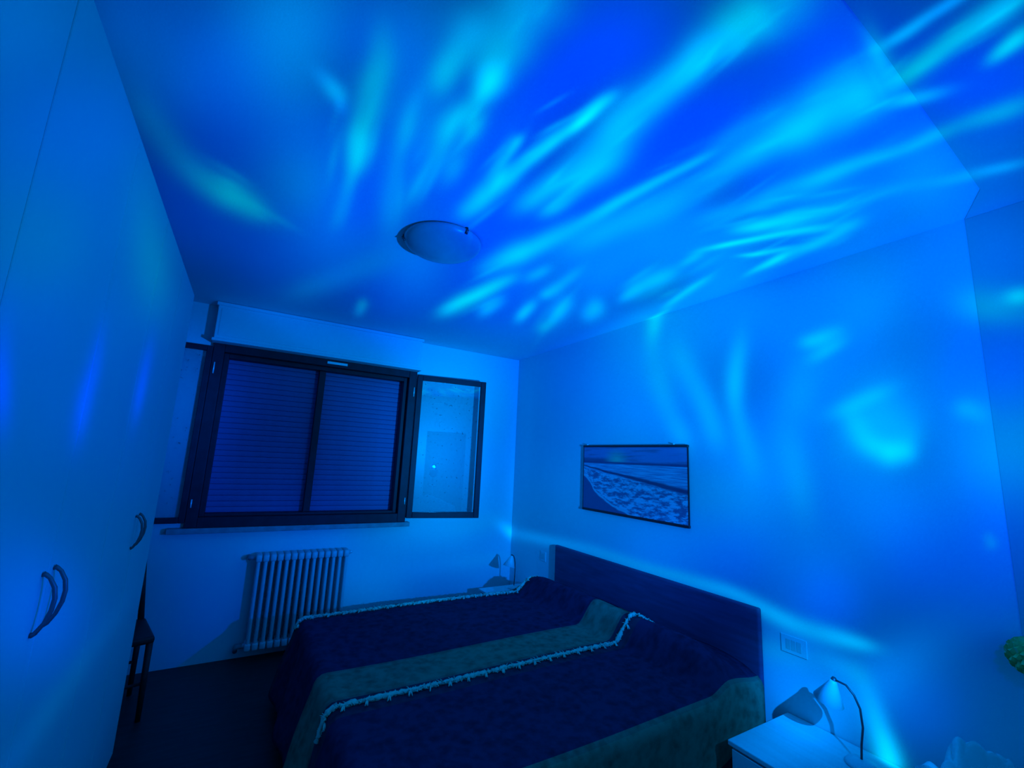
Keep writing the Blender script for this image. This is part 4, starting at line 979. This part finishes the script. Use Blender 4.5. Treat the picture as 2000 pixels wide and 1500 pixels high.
# bedspread over bed and bolster
BX0, BX1 = -0.066, -2.055
def smooth(t): t = max(0.0, min(1.0, t)); return t*t*(3-2*t)
def top_z(x, y):
    e = min(1.0, max(0.0, (y-BY1+0.01)/0.30), max(0.0, (BY0+0.01-y)/0.25))
    e = math.sqrt(max(0.0, 1-(1-e)**2))
    z = 0.503 + 0.006*math.sin(3.1*x+1.3*y) + 0.004*math.sin(7*y+2*x)
    hx = (x + 0.47)/0.16          # bolster under the spread
    b = smooth(hx) * 0.145 if x < -0.30 else 0.145*(1-0.55*smooth((x+0.30)/0.22))
    return z + b*(0.06+0.94*e)
RC = 0.055
def spread(u, v):
    """u: metres from the headboard outwards, v: metres from the far edge towards the near edge."""
    L = BX0-BX1; Wd = BY0-BY1
    ox = max(0.0, u-L); oy = max(0.0, v-Wd) if v > Wd else (max(0.0, -v))
    sy = -1.0 if v > Wd else 1.0
    x = BX0-min(u, L); y = BY0-min(max(v, 0.0), Wd)
    z = top_z(x, y)
    d = max(ox, oy)
    if d <= 0: return Vector((x, y, z))
    nx, ny = -ox/d, sy*oy/d
    ln = math.hypot(nx, ny); nx /= ln; ny /= ln
    arc = RC*math.pi/2
    if d < arc:
        a = d/RC; hor = RC*math.sin(a); dn = RC*(1-math.cos(a))
    else:
        k = d-arc
        fl = 0.30 if nx < -0.6 else 0.03
        wv = (0.018 if nx < -0.6 else 0.005)*math.sin((x+y)*17+ (u+v)*3)*min(1, k/0.2)
        hor = RC + fl*k*0.9 + (wv if not (sy > 0 and oy > 0) else 0.0)
        dn = RC + k*math.sqrt(1-0.25*fl*fl)
    return Vector((x+nx*hor, y+ny*hor, max(0.03, z-dn)))
UL, VD = (BX0-BX1)+0.45, 0.45
NU, NV = 96, 110
bm = bmesh.new(); uvl = bm.loops.layers.uv.new('UVMap')
us = [UL*i/NU for i in range(NU+1)]; vsn = [-VD + (BY0-BY1+2*VD)*j/NV for j in range(NV+1)]
grid = [[bm.verts.new(spread(u, v)) for v in vsn] for u in us]
for i in range(NU):
    for j in range(NV):
        f = bm.faces.new((grid[i][j], grid[i][j+1], grid[i+1][j+1], grid[i+1][j]))
        for lp, (a, b) in zip(f.loops, ((i, j), (i, j+1), (i+1, j+1), (i+1, j))):
            lp[uvl].uv = (us[a], vsn[b])
m = bpy.data.materials.new('bedspread_weave'); m.use_nodes = True; M['spread'] = m
nt = m.node_tree; N = nt.nodes; bs = N['Principled BSDF']; bs.inputs['Roughness'].default_value = 0.85
bs.inputs['Specular IOR Level'].default_value = 0.05
bs.inputs['Sheen Weight'].default_value = 0.0
uvn = N.new('ShaderNodeUVMap'); uvn.uv_map = 'UVMap'; sx = N.new('ShaderNodeSeparateXYZ'); nt.links.new(uvn.outputs[0], sx.inputs[0])
mr = N.new('ShaderNodeMapRange'); mr.inputs['From Min'].default_value = -0.45; mr.inputs['From Max'].default_value = 2.35
nt.links.new(sx.outputs['Y'], mr.inputs['Value'])
rp = N.new('ShaderNodeValToRGB'); rp.color_ramp.interpolation = 'CONSTANT'
DARK = (0.07, 0.030, 0.078, 1); DARK2 = (0.08, 0.045, 0.072, 1); BAND = (0.28, 0.225, 0.135, 1); BAND2 = (0.22, 0.18, 0.12, 1)
def vpos(y): return (BY0 - y + 0.45)/2.8
stops = [(0.0, BAND), (vpos(-0.80), DARK2), (vpos(-0.90), DARK), (vpos(-1.665), BAND2), (vpos(-1.685), BAND), (vpos(-1.945), BAND2), (vpos(-1.965), DARK2),
         (vpos(-2.09), DARK), (vpos(-2.675), BAND2), (vpos(-2.70), BAND), (vpos(-2.98), DARK2)]
el = rp.color_ramp.elements
el[0].position = stops[0][0]; el[0].color = stops[0][1]; el[1].position = stops[1][0]; el[1].color = stops[1][1]
for p_, c_ in stops[2:]:
    e = el.new(p_); e.color = c_
nt.links.new(mr.outputs[0], rp.inputs['Fac'])
vo = N.new('ShaderNodeTexVoronoi'); vo.inputs['Scale'].default_value = 16; nt.links.new(uvn.outputs[0], vo.inputs['Vector'])
nz = N.new('ShaderNodeTexNoise'); nz.inputs['Scale'].default_value = 30; nz.inputs['Detail'].default_value = 6; nt.links.new(uvn.outputs[0], nz.inputs['Vector'])
ad = N.new('ShaderNodeMath'); ad.operation = 'MULTIPLY_ADD'; nt.links.new(vo.outputs['Distance'], ad.inputs[0]); ad.inputs[1].default_value = 0.55; nt.links.new(nz.outputs['Fac'], ad.inputs[2])
m2 = N.new('ShaderNodeMapRange'); m2.inputs['From Min'].default_value = 0.45; m2.inputs['From Max'].default_value = 0.95; m2.inputs['To Min'].default_value = 0.62; m2.inputs['To Max'].default_value = 1.15
nt.links.new(ad.outputs[0], m2.inputs['Value'])
mx = N.new('ShaderNodeVectorMath'); mx.operation = 'SCALE'; nt.links.new(rp.outputs['Color'], mx.inputs[0]); nt.links.new(m2.outputs[0], mx.inputs['Scale'])
nt.links.new(mx.outputs[0], bs.inputs['Base Color'])
wv = N.new('ShaderNodeTexNoise'); wv.inputs['Scale'].default_value = 220; nt.links.new(uvn.outputs[0], wv.inputs['Vector'])
bp = N.new('ShaderNodeBump'); bp.inputs['Strength'].default_value = 0.25; bp.inputs['Distance'].default_value = 0.004
nt.links.new(wv.outputs['Fac'], bp.inputs['Height']); nt.links.new(bp.outputs[0], bs.inputs['Normal'])
bsp_root = empty('bedspread', (0, 0, 0)); tag(bsp_root, 'dark striped bedspread with pale fringed braid covering the bed', 'bedspread')
sp = build('spread_cloth', bm, M['spread'], bsp_root, True)
sm = sp.modifiers.new('thickness', 'SOLIDIFY'); sm.thickness = 0.012; sm.offset = -1
def fringe(v, u0, u1, seed):
    rnd = random.Random(seed)
    bm = bmesh.new(); n = int((u1-u0)/0.012); pts = []; rads = []
    for i in range(n+1):
        u = u0+(u1-u0)*i/n
        p = spread(u, v + rnd.uniform(-0.004, 0.004)); p.z += 0.006
        if u > (BX0-BX1): p.x -= 0.006
        pts.append(p); rads.append(rnd.uniform(0.006, 0.0155))
    add_tube(bm, pts, rads, 6)
    for i in range(n*5):
        u = u0+(u1-u0)*rnd.random(); p = spread(u, v + rnd.uniform(-0.014, 0.016)); p.z += 0.004
        q = p + Vector((rnd.uniform(-0.018, 0.018), rnd.uniform(-0.022, 0.016), rnd.uniform(0.001, 0.016)))
        add_tube(bm, [p, (p+q)/2 + Vector((0, 0, 0.003)), q], [0.003, 0.0025, 0.001], 4)
    br = build('braid', bm, M['fringe'], bsp_root, True); br['label'] = 'pale fringed braid'
    tm = None
    k = 0; u = u0 + 0.05
    while u < u1 - 0.02:
        a = spread(u, v+0.012); b = spread(u+0.012, v+0.045)
        a.z += 0.010; b.z += 0.007
        bm = bmesh.new()
        for _ in range(5):
            off = Vector((rnd.uniform(-0.009, 0.009), rnd.uniform(-0.008, 0.004), rnd.uniform(0, 0.004)))
            add_tube(bm, [a, (a+b)/2 + Vector((0, 0, 0.005)) + off*0.5, b+off], [0.004, 0.0035, 0.0015], 4)
        build('tassel', bm, M['fringe'], bsp_root, True)
        u += 0.098; k += 1
fringe(BY0+2.025, 0.06, UL-0.30, 3)
fringe(BY0+0.865, 0.14, UL-0.36, 5)

# ------------------------------------------------------------------ nightstands and bedside lamps
def nightstand(y0, y1, label, zt=0.385, depth=0.50):
    t = empty('nightstand', (-depth/2-0.004, (y0+y1)/2, 0)); tag(t, label, 'nightstand', 'bedside tables')
    hx, hy = depth/2, abs(y1-y0)/2
    box('body', (-hx+0.02, -hy+0.01, 0.06), (hx, hy-0.01, zt-0.022), M['nightstand'], t, 0.003)
    box('top', (-hx, -hy, zt-0.022), (hx, hy, zt), M['nightstand'], t, 0.004)
    for z0, z1 in ((0.07, 0.205), (0.215, zt-0.03)):
        dr = box('drawer', (-hx+0.002, -hy+0.018, z0), (-hx+0.019, hy-0.018, z1), M['nightstand'], t, 0.002)
        kb = lathe('knob', [(0, 0.0), (0.006, 0.0), (0.006, 0.012), (0.013, 0.018), (0.013, 0.025), (0, 0.028)], M['steel'], dr, 14)
        kb.rotation_euler = (0, -math.pi/2, 0); kb.location = (-hx+0.002, 0, (z0+z1)/2)
    for sx_ in (-1, 1):
        for sy_ in (-1, 1):
            box('foot', (sx_*(hx-0.045)-0.02, sy_*(hy-0.04)-0.02, 0.0), (sx_*(hx-0.045)+0.02, sy_*(hy-0.04)+0.02, 0.06), M['nightstand'], t)
    return t
nightstand(-0.285, -0.70, 'low white nightstand between the far bed side and the window wall')
nightstand(-2.79, -3.26, 'low white nightstand at the near side of the bed')

def bedside_lamp(loc, rz, label, reach=0.036, rise=0.295):
    t = empty('bedside_lamp', loc, rz); tag(t, label, 'lamp', 'bedside lamps')
    lathe('base', [(0, 0), (0.058, 0), (0.060, 0.006), (0.052, 0.016), (0.018, 0.024), (0.0, 0.026)], M['lampwhite'], t, 28)
    k = reach/0.036
    arm = [(0.0, 0, 0.02), (0.004, 0, 0.08), (0.006*k, 0, 0.15), (0.004*k, 0, rise-0.075), (-0.004*k, 0, rise-0.03), (-0.016*k, 0, rise-0.002), (-0.034*k, 0, rise+0.002)]
    tube('stem', arm, 0.0045, M['lampdark'], t, 8)
    sh = empty('shade', (-reach, 0, rise)); sh.parent = t; sh.rotation_euler = (0, 0.28, 0)
    bm = bmesh.new()
    add_lathe(bm, [(0.0, 0.0), (0.012, 0.0), (0.016, -0.012), (0.058, -0.098), (0.0565, -0.099), (0.014, -0.014), (0.0, -0.010)], 28)
    build('shade_cone', bm, M['lampwhite'], sh, True)
    lathe('bulb', [(0, -0.012), (0.010, -0.016), (0.016, -0.05), (0.012, -0.066), (0, -0.072)], M['lampwhite'], sh, 16)
    lathe('cap', [(0, 0.012), (0.008, 0.011), (0.012, 0.0)], M['lampdark'], sh, 14)
    return t
bedside_lamp((-0.190, -0.40, 0.3855), 0.0, 'small white bedside lamp with bent stem on the far nightstand by the corner')
bedside_lamp((-0.150, -3.165, 0.3855), -math.pi/2, 'small white bedside lamp with bent stem on the near nightstand', 0.085)

# ------------------------------------------------------------------ poster
ph, pw = 0.538, 1.058
pt = empty('poster', (-0.012, -1.705, 1.1985)); tag(pt, 'seascape poster of a breaking wave hung from black bars', 'poster')
me = bpy.data.meshes.new('print')
bm = bmesh.new(); uvl = bm.loops.layers.uv.new('UVMap')
add_box(bm, (-0.002, -pw/2, 0.012), (0.002, pw/2, ph-0.012))
for f in bm.faces:
    for lp in f.loops: lp[uvl].uv = ((pw/2-lp.vert.co.y)/pw, 1-lp.vert.co.z/ph)      # u to the right, v downwards
m = bpy.data.materials.new('seascape_print'); m.use_nodes = True
nt = m.node_tree; N = nt.nodes; L_ = nt.links; bs = N['Principled BSDF']; bs.inputs['Roughness'].default_value = 0.5
uvn = N.new('ShaderNodeUVMap'); uvn.uv_map = 'UVMap'; sp_ = N.new('ShaderNodeSeparateXYZ'); L_.new(uvn.outputs[0], sp_.inputs[0])
U_, V_ = sp_.outputs['X'], sp_.outputs['Y']
def mth(op, a, b=None, c=None, clamp=False):
    n = N.new('ShaderNodeMath'); n.operation = op; n.use_clamp = clamp
    for i, q in enumerate((a, b, c)):
        if q is None: continue
        if isinstance(q, (int, float)): n.inputs[i].default_value = q
        else: L_.new(q, n.inputs[i])
    return n.outputs[0]
def curve(val, pts):
    n = N.new('ShaderNodeFloatCurve'); cu = n.mapping.curves[0]
    cu.points[0].location = pts[0]; cu.points[1].location = pts[-1]
    for p_ in pts[1:-1]: cu.points.new(*p_)
    n.mapping.update(); L_.new(val, n.inputs['Value']); return n.outputs[0]
def noise(sc, det=4, sxy=(1, 1), rough=0.5):
    mp = N.new('ShaderNodeMapping'); mp.inputs['Scale'].default_value = (sxy[0], sxy[1], 1); L_.new(uvn.outputs[0], mp.inputs['Vector'])
    n = N.new('ShaderNodeTexNoise'); n.inputs['Scale'].default_value = sc; n.inputs['Detail'].default_value = det; n.inputs['Roughness'].default_value = rough
    L_.new(mp.outputs[0], n.inputs['Vector']); return n.outputs['Fac']
def step(val, edge, soft):
    n = N.new('ShaderNodeMapRange'); n.interpolation_type = 'SMOOTHSTEP'
    L_.new(val, n.inputs['Value'])
    n.inputs['From Min'].default_value = edge-soft; n.inputs['From Max'].default_value = edge+soft
    return n.outputs[0]
def mixc(f, a, b):
    n = N.new('ShaderNodeMix'); n.data_type = 'RGBA'
    L_.new(f, n.inputs['Factor'])
    for q, s in ((a, 'A'), (b, 'B')):
        i = [k for k in n.inputs if k.name == s and k.type == 'RGBA'][0]
        if isinstance(q, tuple): i.default_value = q
        else: L_.new(q, i)
    return [k for k in n.outputs if k.type == 'RGBA'][0]
# sky with low cloud and the sun on the horizon
cl = step(noise(3.2, 5, (1, 6)), 0.56, 0.09)
sky = mixc(cl, (0.34, 0.28, 0.50, 1), (0.24, 0.19, 0.32, 1))
lowcl = mth('MULTIPLY', step(V_, 0.195, 0.03), mth('SUBTRACT', 1.0, step(U_, 0.30, 0.08)))
sky = mixc(mth('MULTIPLY', lowcl, 0.8), sky, (0.10, 0.08, 0.16, 1))
su = mth('SUBTRACT', U_, 0.37); sv = mth('MULTIPLY', mth('SUBTRACT', V_, 0.225), 0.7)
sd = mth('SQRT', mth('ADD', mth('MULTIPLY', su, su), mth('MULTIPLY', sv, sv)))
sky = mixc(mth('SUBTRACT', 1.0, step(sd, 0.06, 0.10)), sky, (0.80, 0.66, 0.42, 1))
# sea: grey bands of small waves
bands = noise(5.0, 6, (1.1, 13))
sea = mixc(step(bands, 0.5, 0.16), (0.26, 0.29, 0.46, 1), (0.60, 0.62, 0.78, 1))
img = mixc(step(V_, 0.262, 0.006), sky, sea)
img = mixc(mth('MULTIPLY', step(V_, 0.245, 0.012), mth('SUBTRACT', 1.0, step(V_, 0.275, 0.008))), img, (0.08, 0.09, 0.20, 1))
# dark face of the breaking wave, deepening to the right
wl = curve(U_, [(0, 0.315), (0.3, 0.40), (0.6, 0.475), (1, 0.585)])
dv = mth('ADD', mth('SUBTRACT', V_, wl), mth('MULTIPLY', mth('SUBTRACT', noise(9, 4), 0.5), 0.03))
wth = mth('MULTIPLY_ADD', U_, 0.028, 0.008)
wave = mth('SUBTRACT', 1.0, step(mth('DIVIDE', mth('ABSOLUTE', dv), wth), 1.0, 0.6))
img = mixc(mth('MULTIPLY', wave, 0.9), img, (0.035, 0.04, 0.12, 1))
# foam running up the sand
foamz = step(dv, 0.035, 0.015)
fn = noise(11, 9, (1.0, 1.5), 0.72)
foam = mixc(step(fn, 0.50, 0.07), (0.16, 0.17, 0.30, 1), (0.70, 0.68, 0.80, 1))
img = mixc(foamz, img, foam)
# wet sand at lower left with the white lip of the wave
el_ = curve(U_, [(0, 0.455), (0.07, 0.54), (0.14, 0.69), (0.25, 0.80), (0.38, 0.90), (0.46, 0.93), (0.55, 1.0), (1, 1.0)])
de = mth('ADD', mth('SUBTRACT', V_, el_), mth('MULTIPLY', mth('SUBTRACT', noise(14, 4), 0.5), 0.035))
lip = mth('SUBTRACT', 1.0, step(mth('ABSOLUTE', de), 0.016, 0.014))
img = mixc(step(de, 0.006, 0.008), img, (0.16, 0.125, 0.26, 1))
img = mixc(lip, img, (0.68, 0.64, 0.72, 1))
L_.new(img, bs.inputs['Base Color'])
pr = build('print', bm, m, pt)
for nm, z0, z1 in (('top_bar', ph-0.016, ph), ('bottom_bar', 0.0, 0.018)):
    box(nm, (-0.009, -pw/2-0.004, z0), (0.009, pw/2+0.004, z1), M['bar'], pt, 0.003)
for yy in (-pw/2, pw/2):
    box('edge_strip', (-0.004, yy-0.003, 0.016), (0.004, yy+0.003, ph-0.014), M['bar'], pt)
for yy in (-pw/2+0.11, pw/2-0.05):
    tube('nail', [(0.010, yy, ph+0.004), (-0.012, yy, ph+0.006)], 0.004, M['steel'], pt, 8)

# ------------------------------------------------------------------ wall plates
def wall_plate(x, y, z, w, h, label, cat, keys):
    t = empty('socket_plate' if cat == 'socket' else 'light_switch', (x, y, z)); tag(t, label, cat)
    box('plate', (-0.0045, -w/2, -h/2), (-0.0003, w/2, h/2), M['wall'], t, 0.0015)
    for k in range(keys):
        yy = (k-(keys-1)/2)*0.026
        box('module', (-0.0058, yy-0.0115, -h/2+0.018), (-0.0044, yy+0.0115, h/2-0.018), M['plate'], t, 0.0006)
wall_plate(0, -2.838, 0.712, 0.125, 0.085, 'wide wall socket plate beside the near end of the headboard', 'socket', 3)
wall_plate(0, -0.60, 0.70, 0.085, 0.085, 'small wall socket plate beside the far end of the headboard', 'socket', 2)

# ------------------------------------------------------------------ ceiling lamp
cl_ = empty('ceiling_lamp', (-1.787, -2.118, H)); tag(cl_, 'round frosted glass ceiling lamp with small metal clips', 'ceiling lamp')
lathe('base_plate', [(0, -0.001), (0.11, -0.001), (0.11, -0.005), (0.10, -0.008), (0, -0.008)], M['lampwhite'], cl_, 32)
mg = bpy.data.materials.new('frosted_glass'); mg.use_nodes = True
nt = mg.node_tree; bs = nt.nodes['Principled BSDF']
bs.inputs['Roughness'].default_value = 0.28; bs.inputs['Base Color'].default_value = (0.36, 0.37, 0.38, 1)
bs.inputs['Transmission Weight'].default_value = 0.0; bs.inputs['Subsurface Weight'].default_value = 0.0
tc = nt.nodes.new('ShaderNodeTexCoord'); wz = nt.nodes.new('ShaderNodeTexNoise'); wz.inputs['Scale'].default_value = 7; wz.inputs['Detail'].default_value = 3; wz.inputs['Distortion'].default_value = 1.5
nt.links.new(tc.outputs['Object'], wz.inputs['Vector'])
rp = nt.nodes.new('ShaderNodeValToRGB'); rp.color_ramp.elements[0].color = (0.36, 0.37, 0.38, 1); rp.color_ramp.elements[1].color = (0.46, 0.47, 0.48, 1)
nt.links.new(wz.outputs['Fac'], rp.inputs['Fac']); nt.links.new(rp.outputs[0], bs.inputs['Base Color'])
RL = 0.202; prof = []
for i in range(13):
    t = i/12; prof.append((RL*math.sin(t*math.pi/2), -0.008 - 0.080*math.cos(t*math.pi/2)))
for i in range(12, -1, -1):
    t = i/12; prof.append(((RL-0.003)*math.sin(t*math.pi/2), -0.0072 - 0.075*math.cos(t*math.pi/2)))
lathe('glass_dish', prof, mg, cl_, 48)
for a in (2.85, 2.85+2.094, 2.85+4.189):
    ca, sa = math.cos(a), math.sin(a)
    tube('clip', [(ca*0.10, sa*0.10, -0.006), (ca*(RL+0.004), sa*(RL+0.004), -0.006), (ca*(RL+0.006), sa*(RL+0.006), -0.014), (ca*(RL-0.008), sa*(RL-0.008), -0.032)], [0.005, 0.005, 0.006, 0.008], M['lampdark'], cl_, 8)

# ------------------------------------------------------------------ chair in the gap beside the wardrobe
ch = empty('chair', (-3.108, -0.555, 0), 0.26); tag(ch, 'dark wooden chair in the gap between wardrobe and window wall', 'chair')
box('seat', (-0.21, -0.20, 0.415), (0.21, 0.20, 0.455), M['chair'], ch, 0.014, 3)
for sx_ in (-1, 1):
    tube('leg', [(sx_*0.195, -0.185, 0.0), (sx_*0.19, -0.18, 0.42)], [0.013, 0.018], M['chair'], ch, 10)
    tube('leg', [(sx_*0.19, 0.19, 0.0), (sx_*0.185, 0.18, 0.42)], [0.013, 0.018], M['chair'], ch, 10)
    tube('back_post', [(sx_*0.185, 0.18, 0.42), (sx_*0.165, 0.20, 0.64), (sx_*0.15, 0.235, 0.86)], [0.018, 0.016, 0.012], M['chair'], ch, 10)
for z0, z1, yy in ((0.58, 0.63, 0.197), (0.70, 0.75, 0.212), (0.80, 0.86, 0.228)):
    box('back_rail', (-0.16, yy-0.008, z0), (0.16, yy+0.008, z1), M['chair'], ch, 0.004)
for yy in (-0.18, 0.182):
    tube('stretcher', [(-0.19, yy, 0.2), (0.19, yy, 0.2)], 0.009, M['chair'], ch, 8)

# ------------------------------------------------------------------ chest with the projector, cloth and green ball
cx0, cx1, cy0, cy1, cz = -1.38, -0.012, -4.24, -3.64, 0.60
cs = empty('chest_of_drawers', ((cx0+cx1)/2, (cy0+cy1)/2, 0)); tag(cs, 'low oak chest of drawers against the right wall pilaster', 'chest')
hx, hy = (cx1-cx0)/2, (cy1-cy0)/2
box('body', (-hx+0.01, -hy+0.01, 0.05), (hx-0.01, hy-0.022, cz-0.025), M['chest'], cs, 0.003)
box('top', (-hx, -hy, cz-0.025), (hx, hy, cz), M['chest'], cs, 0.004)
box('plinth', (-hx+0.03, -hy+0.03, 0.0), (hx-0.03, hy-0.05, 0.05), M['chest'], cs)
for k in range(2):
    for r_ in range(2):
        xa = -hx+0.02 + k*(hx-0.015); za = 0.06 + r_*0.258
        dr = box('drawer', (xa, hy-0.021, za), (xa+hx-0.025, hy-0.003, za+0.248), M['chest'], cs, 0.002)
        tube('pull', [(xa+hx/2-0.06, hy-0.004, za+0.12), (xa+hx/2-0.05, hy+0.02, za+0.12), (xa+hx/2+0.05, hy+0.02, za+0.12), (xa+hx/2+0.06, hy-0.004, za+0.12)], 0.005, M['steel'], dr, 8)

pj = empty('aurora_projector', (LAMP.x, LAMP.y, cz)); tag(pj, 'round aurora light projector on a slim stand on the chest', 'projector')
lathe('base', [(0, 0.0005), (0.072, 0.0005), (0.075, 0.008), (0.070, 0.018), (0.022, 0.028), (0.014, 0.04), (0.014, 0.625), (0, 0.625)], M['plastic'], pj, 36)
lathe('housing', [(0.010, 0.605), (0.040, 0.612), (0.066, 0.64), (0.076, 0.68), (0.070, 0.72), (0.056, 0.745), (0.040, 0.755), (0, 0.755)], M['plastic'], pj, 36)
lathe('lens_ring', [(0.026, 0.7555), (0.034, 0.7555), (0.034, 0.766), (0.026, 0.766)], M['lampdark'], pj, 28)

# rumpled heap of white cloth
cb = bmesh.new(); NX, NY = 60, 30
cg = []
KN = [(-1.281, 0.05), (-1.231, 0.391), (-1.16, 0.364), (-1.066, 0.323), (-0.962, 0.304), (-0.887, 0.322), (-0.771, 0.285), (-0.619, 0.227), (-0.407, 0.138), (-0.387, 0.02)]
def heap(x):
    kn = KN
    for (xa, za), (xb, zb) in zip(kn, kn[1:]):
        if x <= xb:
            s = (x-xa)/(xb-xa); return za+(zb-za)*s
    return kn[-1][1]
for i in range(NX+1):
    row = []
    s = i/NX; x = KN[0][0] + (KN[-1][0]-KN[0][0])*s
    yb = -3.86 + 0.165*min(1.0, s/0.55)
    for j in range(NY+1):
        t_ = j/NY
        y = yb + (-3.648-yb)*t_
        bump = math.sin(math.pi*min(1.0, t_*1.12)**1.3)**0.7 if t_*1.12 < 1 else 0.0
        cr = 0.012*abs(math.sin(17*s+3.2*math.sin(5*t_)+2*t_)) + 0.004*math.sin(31*t_+17*s)
        e = max(0.0, min(1.0, 8*s, 8*(1-s)))
        z = cz + 0.010 + bump*(heap(x) - 0.02*e + cr*e*1.2)
        row.append(cb.verts.new((x + 0.008*math.sin(9*t_+5*s), y, z)))
    cg.append(row)
for i in range(NX):
    for j in range(NY): cb.faces.new((cg[i][j], cg[i+1][j], cg[i+1][j+1], cg[i][j+1]))
cl2 = build('crumpled_cloth', cb, M['cloth'], None, True)
tag(cl2, 'rumpled heap of white cloth on top of the chest of drawers', 'cloth')
sm = cl2.modifiers.new('thickness', 'SOLIDIFY'); sm.thickness = 0.004; sm.offset = 1

# green glass ball on a stem
gb = empty('ball_ornament', (-0.080, -3.688, cz)); tag(gb, 'green ridged glass ball on a slim stand at the right edge', 'ornament')
M['green'] = glass_material('green_glass', (0.05, 0.85, 0.20), 0.06, 0.25)
lathe('foot', [(0, 0.0005), (0.042, 0.0005), (0.044, 0.008), (0.015, 0.018), (0.007, 0.03), (0.006, 0.325), (0, 0.325)], M['lampdark'], gb, 24)
bm = bmesh.new(); NS, NR = 22, 14; R0 = 0.064; prev = None
top = bm.verts.new((0, 0, 0.385+R0)); bot = bm.verts.new((0, 0, 0.385-R0)); rings = []
for i in range(1, NR):
    th = math.pi*i/NR; ring = []
    for k in range(NS*2):
        r = R0*(1.0 + (0.12 if (k//2 + i) % 2 == 0 else -0.10)*math.sin(th))
        a = math.pi*k/NS
        ring.append(bm.verts.new((r*math.sin(th)*math.cos(a), r*math.sin(th)*math.sin(a), 0.385 + r*math.cos(th))))
    rings.append(ring)
n2 = NS*2
for k in range(n2):
    bm.faces.new((top, rings[0][k], rings[0][(k+1) % n2])); bm.faces.new((bot, rings[-1][(k+1) % n2], rings[-1][k]))
for a, b in zip(rings, rings[1:]):
    for k in range(n2): bm.faces.new((a[k], b[k], b[(k+1) % n2], a[(k+1) % n2]))
build('ball', bm, M['green'], gb, False)

# put the two roots that were built in room coordinates at the base of their things
for root, base in ((bsp_root, Vector((-1.06, -1.73, 0.03))), (win, Vector((-2.023, 0.0, WZ0)))):
    for c in root.children: c.location = Vector(c.location) - base
    root.location = base
